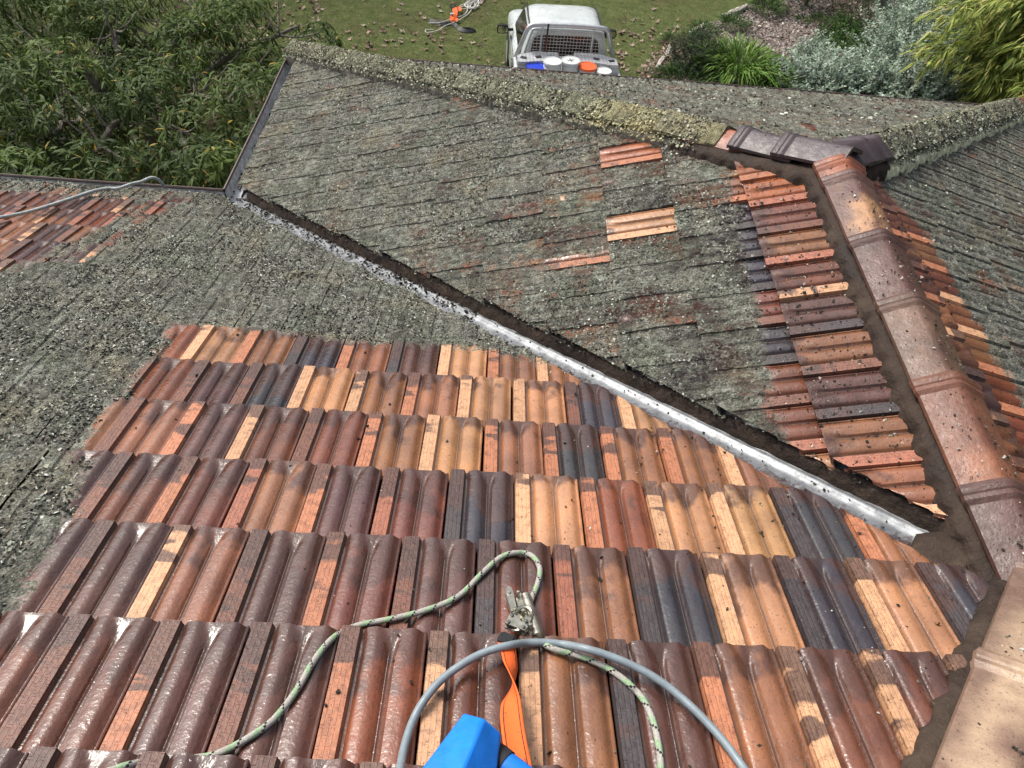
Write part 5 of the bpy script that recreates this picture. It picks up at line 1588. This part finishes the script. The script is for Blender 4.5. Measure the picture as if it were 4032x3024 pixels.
# ------------------------------------------------------------------ safety line, rope grab, lanyard and hose on the near slope
nA = NRM['A']
def onA(q, h): return onplane(q, nA, h)
def make_line_mat():
    m, nt, b = mat_new('safety_line'); t = NT(nt)
    uvn = t.n('ShaderNodeUVMap', uv_map='UVMap').outputs[0]; s_ = t.n('ShaderNodeSeparateXYZ'); t.set(s_.inputs[0], uvn)
    L, A_ = s_.outputs[0], s_.outputs[1]
    ph = t.math('FRACT', t.math('ADD', t.math('MULTIPLY', L, 1 / .052), A_))
    ph2 = t.math('FRACT', t.math('ADD', t.math('MULTIPLY', L, 1 / .052), t.math('MULTIPLY', A_, 1.0)))
    ck = t.n('ShaderNodeTexChecker'); cv = t.n('ShaderNodeCombineXYZ'); t.set(cv.inputs[0], t.math('MULTIPLY', L, 190.0)); t.set(cv.inputs[1], t.math('MULTIPLY', A_, 8.0)); t.set(ck.inputs[0], cv.outputs[0]); ck.inputs['Scale'].default_value = 1
    gr = t.math('MULTIPLY', t.map(ph, .0, .01), t.map(ph, .34, .35, 1, 0))
    bk = t.math('MULTIPLY', t.math('MULTIPLY', t.map(ph2, .35, .36), t.map(ph2, .54, .55, 1, 0)), ck.outputs[1])
    col = t.mix(gr, (.40, .385, .345), (.29, .42, .25)); col = t.mix(bk, col, (.012, .014, .012))
    br = t.noise(t.obj(), 240, 2)
    col = t.mix(1.0, col, t.ramp(br, [(.3, (.7, .7, .7)), (.7, (1.1, 1.1, 1.1))]), 'MULTIPLY')
    t.set(b.inputs['Base Color'], col); b.inputs['Roughness'].default_value = .85
    wv = t.n('ShaderNodeTexChecker'); cv2 = t.n('ShaderNodeCombineXYZ'); t.set(cv2.inputs[0], t.math('ADD', t.math('MULTIPLY', L, 240.0), t.math('MULTIPLY', A_, 6.0))); t.set(cv2.inputs[1], t.math('SUBTRACT', t.math('MULTIPLY', L, 240.0), t.math('MULTIPLY', A_, 6.0))); t.set(wv.inputs[0], cv2.outputs[0]); wv.inputs['Scale'].default_value = 1
    t.set(b.inputs['Normal'], t.bump(wv.outputs[1], .5, .002))
    return m
LINE = make_line_mat()
def seam_tube(P, r_, n=14):
    V, F, L = tube_geo(P, r_, n, False, False); m = len(P)
    V2 = []; UV = []
    for i in range(m):
        for k in range(n + 1):
            V2.append(V[i * n + k % n]); UV.append((L[i], k / n))
    F2 = [(i * (n + 1) + k, i * (n + 1) + k + 1, (i + 1) * (n + 1) + k + 1, (i + 1) * (n + 1) + k) for i in range(m - 1) for k in range(n)]
    return V2, F2, UV
def tile_top(q, r_):
    """a point resting on the tiles seen at pixel q"""
    P = onA(q, .03)
    for _ in range(2):
        T_, ld, ok = surf_point('A', np.array([P[0]]), np.array([P[1]]))
        h = float((T_[0] - np.array([0, 0, 0])) @ nA)
        P = onA(q, h + r_)
    return P, h
def rest_path(pix, r_, n=9, lifts=None, smooth=5):
    PX = spline([(*q,) for q in pix], n); hs = []
    for q in PX: hs.append(tile_top(q, r_)[1])
    hs = np.array(hs)
    hs = np.array([hs[max(0, i - 2):i + 3].max() for i in range(len(hs))])
    for _ in range(smooth): hs = np.convolve(np.pad(hs, 1, 'edge'), [.25, .5, .25], 'valid')
    if lifts is not None:
        hs = hs + np.interp(np.linspace(0, 1, len(hs)), [a for a, _ in lifts], [b_ for _, b_ in lifts])
    return [onA(q, h + r_) for q, h in zip(PX, hs)]
def rope():
    r_ = .0072
    pixA = [(180, 1690), (270, 1655), (360, 1640), (420, 1638), (470, 1628), (530, 1598), (590, 1555), (640, 1492), (680, 1425), (720, 1378), (770, 1352), (840, 1338), (920, 1318), (990, 1288), (1040, 1240), (1080, 1205), (1115, 1194), (1148, 1200), (1166, 1228), (1160, 1265), (1146, 1300), (1144, 1330), (1152, 1362), (1170, 1388), (1205, 1405), (1255, 1418), (1310, 1442), (1350, 1470), (1385, 1505), (1408, 1550), (1422, 1605), (1428, 1660), (1430, 1720)]
    P = rest_path(pixA, r_, 9, [(0, 0), (.6, .0), (.64, .012), (.70, .012), (.76, 0), (1, 0)])
    P = spline([P[i] for i in range(0, len(P), 3)] + [P[-1]], 5)
    o = np.array(P[len(P) // 2]); P = [Vector(p - o) for p in P]
    V, F, UV = seam_tube(P, r_)
    ob = mesh_np('safety_rope', np.array([tuple(v) for v in V]), F, LINE, None, True, None, np.array(UV)); ob.location = o
    tag(ob, 'green and white flecked climbing rope looping over the wet tiles', 'rope')
rope()
HOSEM = simple('grey_hose_rubber', (.20, .245, .27), .42, 0, 30, .15, .15, 200, .002)
HOSE2 = simple('dusty_hose_rubber', (.36, .40, .39), .6, 0, 40, .25, .15, 200, .002)
def hose(pix, r_, lifts, label, mat, name='hose'):
    P = rest_path(pix, r_, 8, lifts, 10); o = np.array(P[0]); mb = MB(); mb.tube([Vector(p - o) for p in P], r_, 14)
    ob = mb.build(name, mat, None); ob.location = o; tag(ob, label, 'hose'); return ob
hose([(850, 1760), (862, 1680), (872, 1620), (890, 1562), (915, 1515), (950, 1472), (995, 1437), (1045, 1410), (1100, 1394), (1150, 1388), (1200, 1390), (1260, 1400), (1330, 1422), (1400, 1455), (1460, 1497), (1520, 1553), (1570, 1610), (1615, 1672), (1660, 1740)], .0088,
     [(0, .004), (.25, .012), (.42, .030), (.5, .034), (.6, .030), (.8, .012), (1, .004)], 'grey pressure hose arching across the foreground tiles', HOSEM)
def far_hose():
    pix = [(-60, 480), (0, 470), (60, 458), (120, 440), (165, 425), (205, 412), (235, 407), (255, 407)]
    P = [onA(q, .075) for q in pix]
    P += [P[-1] + np.array([.10, .10, -.012]), P[-1] + np.array([.2, .22, -.10]), P[-1] + np.array([.22, .27, -.8]), P[-1] + np.array([.2, .3, -2.2])]
    P = spline(P, 7); o = np.array(P[0]); mb = MB(); mb.tube([Vector(p - o) for p in P], .011, 12); ob = mb.build('hose', HOSE2, None); ob.location = o
    tag(ob, 'pale grey hose running over the left gutter', 'hose')
far_hose()
STEEL = simple('worn_plated_steel', (.42, .40, .33), .33, .9, 60, .3, .2, 150, .002)
STEELD = simple('dark_steel', (.20, .20, .18), .4, .9, 60, .3)
def pl_frame(pa, pb, h):
    """local frame on the slope: x along pa->pb, z up the slope normal"""
    a = onA(pa, h); b = onA(pb, h); x = Vector(b - a); ln = x.length; x.normalize(); z = Vector(nA); y = z.cross(x).normalized(); z = x.cross(y)
    Mx = Matrix((x, y, z)).transposed().to_4x4(); Mx.translation = Vector(a); return Mx, ln
def rope_grab():
    Mx, ln = pl_frame((1130, 1285), (1158, 1375), .050)
    root = bpy.data.objects.new('rope_grab', None); COL.objects.link(root); root.matrix_world = Mx; root.empty_display_size = .03
    tag(root, 'plated steel rope grab clamped on the flecked rope', 'rope grab')
    def plate(name, pts, z, th, mat=STEEL):
        m_ = MB(); k = len(pts); pts = [(p[0], -p[1]) for p in pts][::-1]
        m_.rings([[(p[0], p[1], z) for p in pts], [(p[0], p[1], z + th) for p in pts]]); return m_.build(name, mat, root, True, 30)
    # sleeve that wraps the rope, open channel of two cheeks
    s_ = MB()
    s_.rings([[(x, .013 * math.cos(a) + .006, .010 * math.sin(a)) for a in np.linspace(0, 2 * math.pi, 14)[:-1]] for x in (.002, .006, ln * .5, ln - .006, ln - .002)]); s_.build('sleeve', STEEL, root)
    plate('cheek_plate', [(-.012, .010), (-.006, .004), (ln * .45, .006), (ln * .97, .004), (ln * .97, .012), (ln * .6, .022), (ln * .1, .021)], -.002, .004)
    plate('cam_lever', [(-.022, .034), (-.012, .024), (ln * .42, .028), (ln * .58, .022), (ln * .66, .034), (ln * .52, .046), (-.006, .046)], .002, .005)
    plate('cam_lever', [(-.020, .036), (-.012, .028), (ln * .40, .030), (ln * .5, .046), (-.004, .046)], .013, .004)
    for (x, y) in ((.006, .015), (ln * .5, .016), (ln * .03, .038), (ln * .45, .036), (ln * .84, .010)):
        r_ = MB(); r_.lathe([(.0055, -.004), (.0055, .018), (.004, .0205), (.001, .021)], (x, -y, 0), 12); r_.build('rivet', STEEL, root)
    l_ = MB(); c = Vector((ln * .78, -.040, .006))
    l_.tube([c + Vector((.016 * math.cos(a), .013 * math.sin(a), .008 * math.sin(a + 1))) for a in np.linspace(0, 2 * math.pi, 20)[:-1]], .0035, 8, True); l_.build('link', STEEL, root)
rope_grab()
def lanyard():
    Mx, ln = pl_frame((1137, 1318), (1095, 1388), .055)
    root = bpy.data.objects.new('lanyard', None); COL.objects.link(root); root.matrix_world = Mx; root.empty_display_size = .03
    tag(root, 'twisted orange webbing lanyard with a steel snap hook and black sleeve', 'lanyard')
    def plate(name, pts, z, th, mat=STEEL, par=root):
        m_ = MB(); m_.rings([[(p[0], p[1], z) for p in pts], [(p[0], p[1], z + th) for p in pts]]); return m_.build(name, mat, par, True, 30)
    # hook: a flat bent bar round an opening
    hk = MB(); path = [(.052, .016), (.030, .020), (.008, .017), (-.002, .004), (.004, -.012), (.022, -.019), (.046, -.018), (.064, -.014)]
    hk.tube(spline([(x, y, .006) for x, y in path], 5), .0058, 8); ho = hk.build('snap_hook', STEEL, root)
    plate('gate', [(.030, .012), (.056, .013), (.060, .024), (.028, .025)], .0, .012, STEEL, ho)
    plate('gate_guard', [(.040, -.026), (.074, -.024), (.074, .026), (.058, .028), (.050, .006), (.040, -.006)], .010, .004, STEEL, ho)
    plate('gate_guard', [(.040, -.026), (.074, -.024), (.074, .026), (.058, .028), (.050, .006), (.040, -.006)], -.004, .004, STEEL, ho)
    for (x, y) in ((.046, -.019), (.068, -.018), (.066, .020), (.046, .018)):
        r_ = MB(); r_.lathe([(.005, -.005), (.005, .016), (.0035, .018), (.001, .0185)], (x, y, 0), 12); r_.build('rivet', STEELD, ho)
    inv = Mx.inverted()
    hs = MB(); hs.box((ln + .002, 0, .010), (.030, .040, .024), None, .006); hs.build('sleeve', simple('black_sleeve', (.014, .014, .016), .85, 0, 40, .2, .4, 300, .002), root)
    pix = [(1094, 1392), (1100, 1420), (1104, 1460), (1103, 1500), (1104, 1540), (1110, 1590), (1119, 1640), (1126, 1690), (1135, 1760)]
    PX = spline(pix, 7); N_ = len(PX)
    hh = np.interp(np.linspace(0, 1, N_), [0, .15, .4, .7, 1], [.078, .072, .070, .085, .13])
    P = [inv @ Vector(onA(q, h)) for q, h in zip(PX, hh)]
    w0 = .046
    V = []; F = []
    exw = (inv.to_3x3() @ Vector((1, 0, 0))).normalized(); nzw = (inv.to_3x3() @ Vector(nA)).normalized()
    COLS = []
    nc = 9
    for i in range(N_):
        f = i / (N_ - 1)
        ang = np.interp(f, [0, .18, .30, .42, .55, 1], [R(-12), R(-35), R(-88), R(-150), R(-172), R(-186)])
        s_ = (exw * math.cos(ang) + nzw * math.sin(ang)); w_ = w0 * np.interp(f, [0, .3, .5, 1], [.9, .86, 1, 1.05])
        t_ = (P[min(i + 1, N_ - 1)] - P[max(i - 1, 0)]).normalized(); nn = t_.cross(s_).normalized()
        for j in range(nc):
            g = j / (nc - 1) - .5; V.append(P[i] + s_ * w_ * g + nn * (.004 * math.cos(g * 3.1)))
    F = [(i * nc + j, i * nc + j + 1, (i + 1) * nc + j + 1, (i + 1) * nc + j) for i in range(N_ - 1) for j in range(nc - 1)]
    UV = [((j / (nc - 1)), i * .05) for i in range(N_) for j in range(nc)]
    m, nt, b = mat_new('stitched_webbing'); t = NT(nt)
    s2 = t.n('ShaderNodeSeparateXYZ'); t.set(s2.inputs[0], t.n('ShaderNodeUVMap', uv_map='UVMap').outputs[0])
    ed = t.math('ABSOLUTE', t.math('SUBTRACT', s2.outputs[0], .5))
    line = t.math('MULTIPLY', t.map(ed, .33, .345), t.map(ed, .375, .39, 1, 0))
    col = t.mix(line, (.84, .135, .022), (.03, .008, .006))
    col = t.mix(t.map(t.noise(t.obj(), 90, 3), .62, .70, 0, .7), col, (.12, .05, .03))
    t.set(b.inputs['Base Color'], col); b.inputs['Roughness'].default_value = .8
    wv = t.n('ShaderNodeTexWave'); wv.bands_direction = 'Y'; t.set(wv.inputs[0], t.n('ShaderNodeUVMap', uv_map='UVMap').outputs[0]); wv.inputs['Scale'].default_value = 24
    t.set(b.inputs['Normal'], t.bump(wv.outputs[1], .25, .002))
    ob = mesh_np('webbing', np.array([tuple(v) for v in V]), F, m, root, True, None, np.array(UV))
    so_ = ob.modifiers.new('thickness', 'SOLIDIFY'); so_.thickness = .0025; so_.offset = 0
lanyard()
def handle():
    top = [((1002, 1537), .190), ((1046, 1549), .205), ((1084, 1581), .180), ((1078, 1626), .165), ((1066, 1720), .16), ((960, 1830), .16), ((820, 1800), .17), ((912, 1656), .185)]
    ridge = [((1046, 1549), .205), ((1000, 1659), .205), ((930, 1815), .19)]
    o = Vector(onA((1010, 1640), .03)); root = bpy.data.objects.new('tool_handle', None); COL.objects.link(root); root.location = o; root.empty_display_size = .05
    tag(root, 'bright blue faceted plastic handle with a black band at the bottom edge', 'tool handle')
    T_ = [Vector(onA(q, h)) - o for q, h in top]; Rg = [Vector(onA(q, h + .012)) - o for q, h in ridge]
    n = len(T_); dn = -Vector(nA)
    C_ = sum(T_, Vector()) / n
    Bt = [(p - C_) * .86 + C_ + dn * (.15) for p in T_]
    V = T_ + Bt + Rg[1:]; rg1, rg2 = 2 * n, 2 * n + 1
    F = [(0, 7, rg1, 1), (7, 6, rg2, rg1), (6, 5, rg2), (1, rg1, 3, 2), (rg1, rg2, 4, 3), (rg2, 5, 4)]
    F += [(i, (i + 1) % n, n + (i + 1) % n, n + i) for i in range(n)] + [tuple(range(2 * n - 1, n - 1, -1))]
    BLU = simple('blue_plastic', (.012, .20, .74), .36, 0, 26, .16, .3, 90, .0015)
    ob = mesh_np('housing', np.array([tuple(v) for v in V]), F, BLU, root, True)
    bm = bmesh.new(); bm.from_mesh(ob.data); bmesh.ops.recalc_face_normals(bm, faces=bm.faces); bm.to_mesh(ob.data); bm.free()
    bv = ob.modifiers.new('soft edges', 'BEVEL'); bv.width = .006; bv.segments = 3
    ob.data.set_sharp_from_angle(angle=R(60))
    a, b_, c_ = [Vector(onA(q, .135)) - o for q in ((1050, 1690), (1098, 1650), (1150, 1690))]
    st = MB(); ax = (b_ - a).normalized()
    a, b_, c_ = [Vector(onA(q, h)) - o for q, h in (((1064, 1634), .13), ((1092, 1656), .13), ((1140, 1690), .12))]
    bl = MB(); bl.tube([a - (b_ - a) * .8, a, b_, c_, c_ + (c_ - b_) + dn * .08], .026, 14); bl.build('grip', BLU, root)
    bd = MB(); bd.tube([a, a.lerp(b_, .5), b_], .0285, 16); bd.build('band', simple('black_band', (.016, .016, .018), .8, 0, 30, .2, .3, 200, .002), root)
handle()
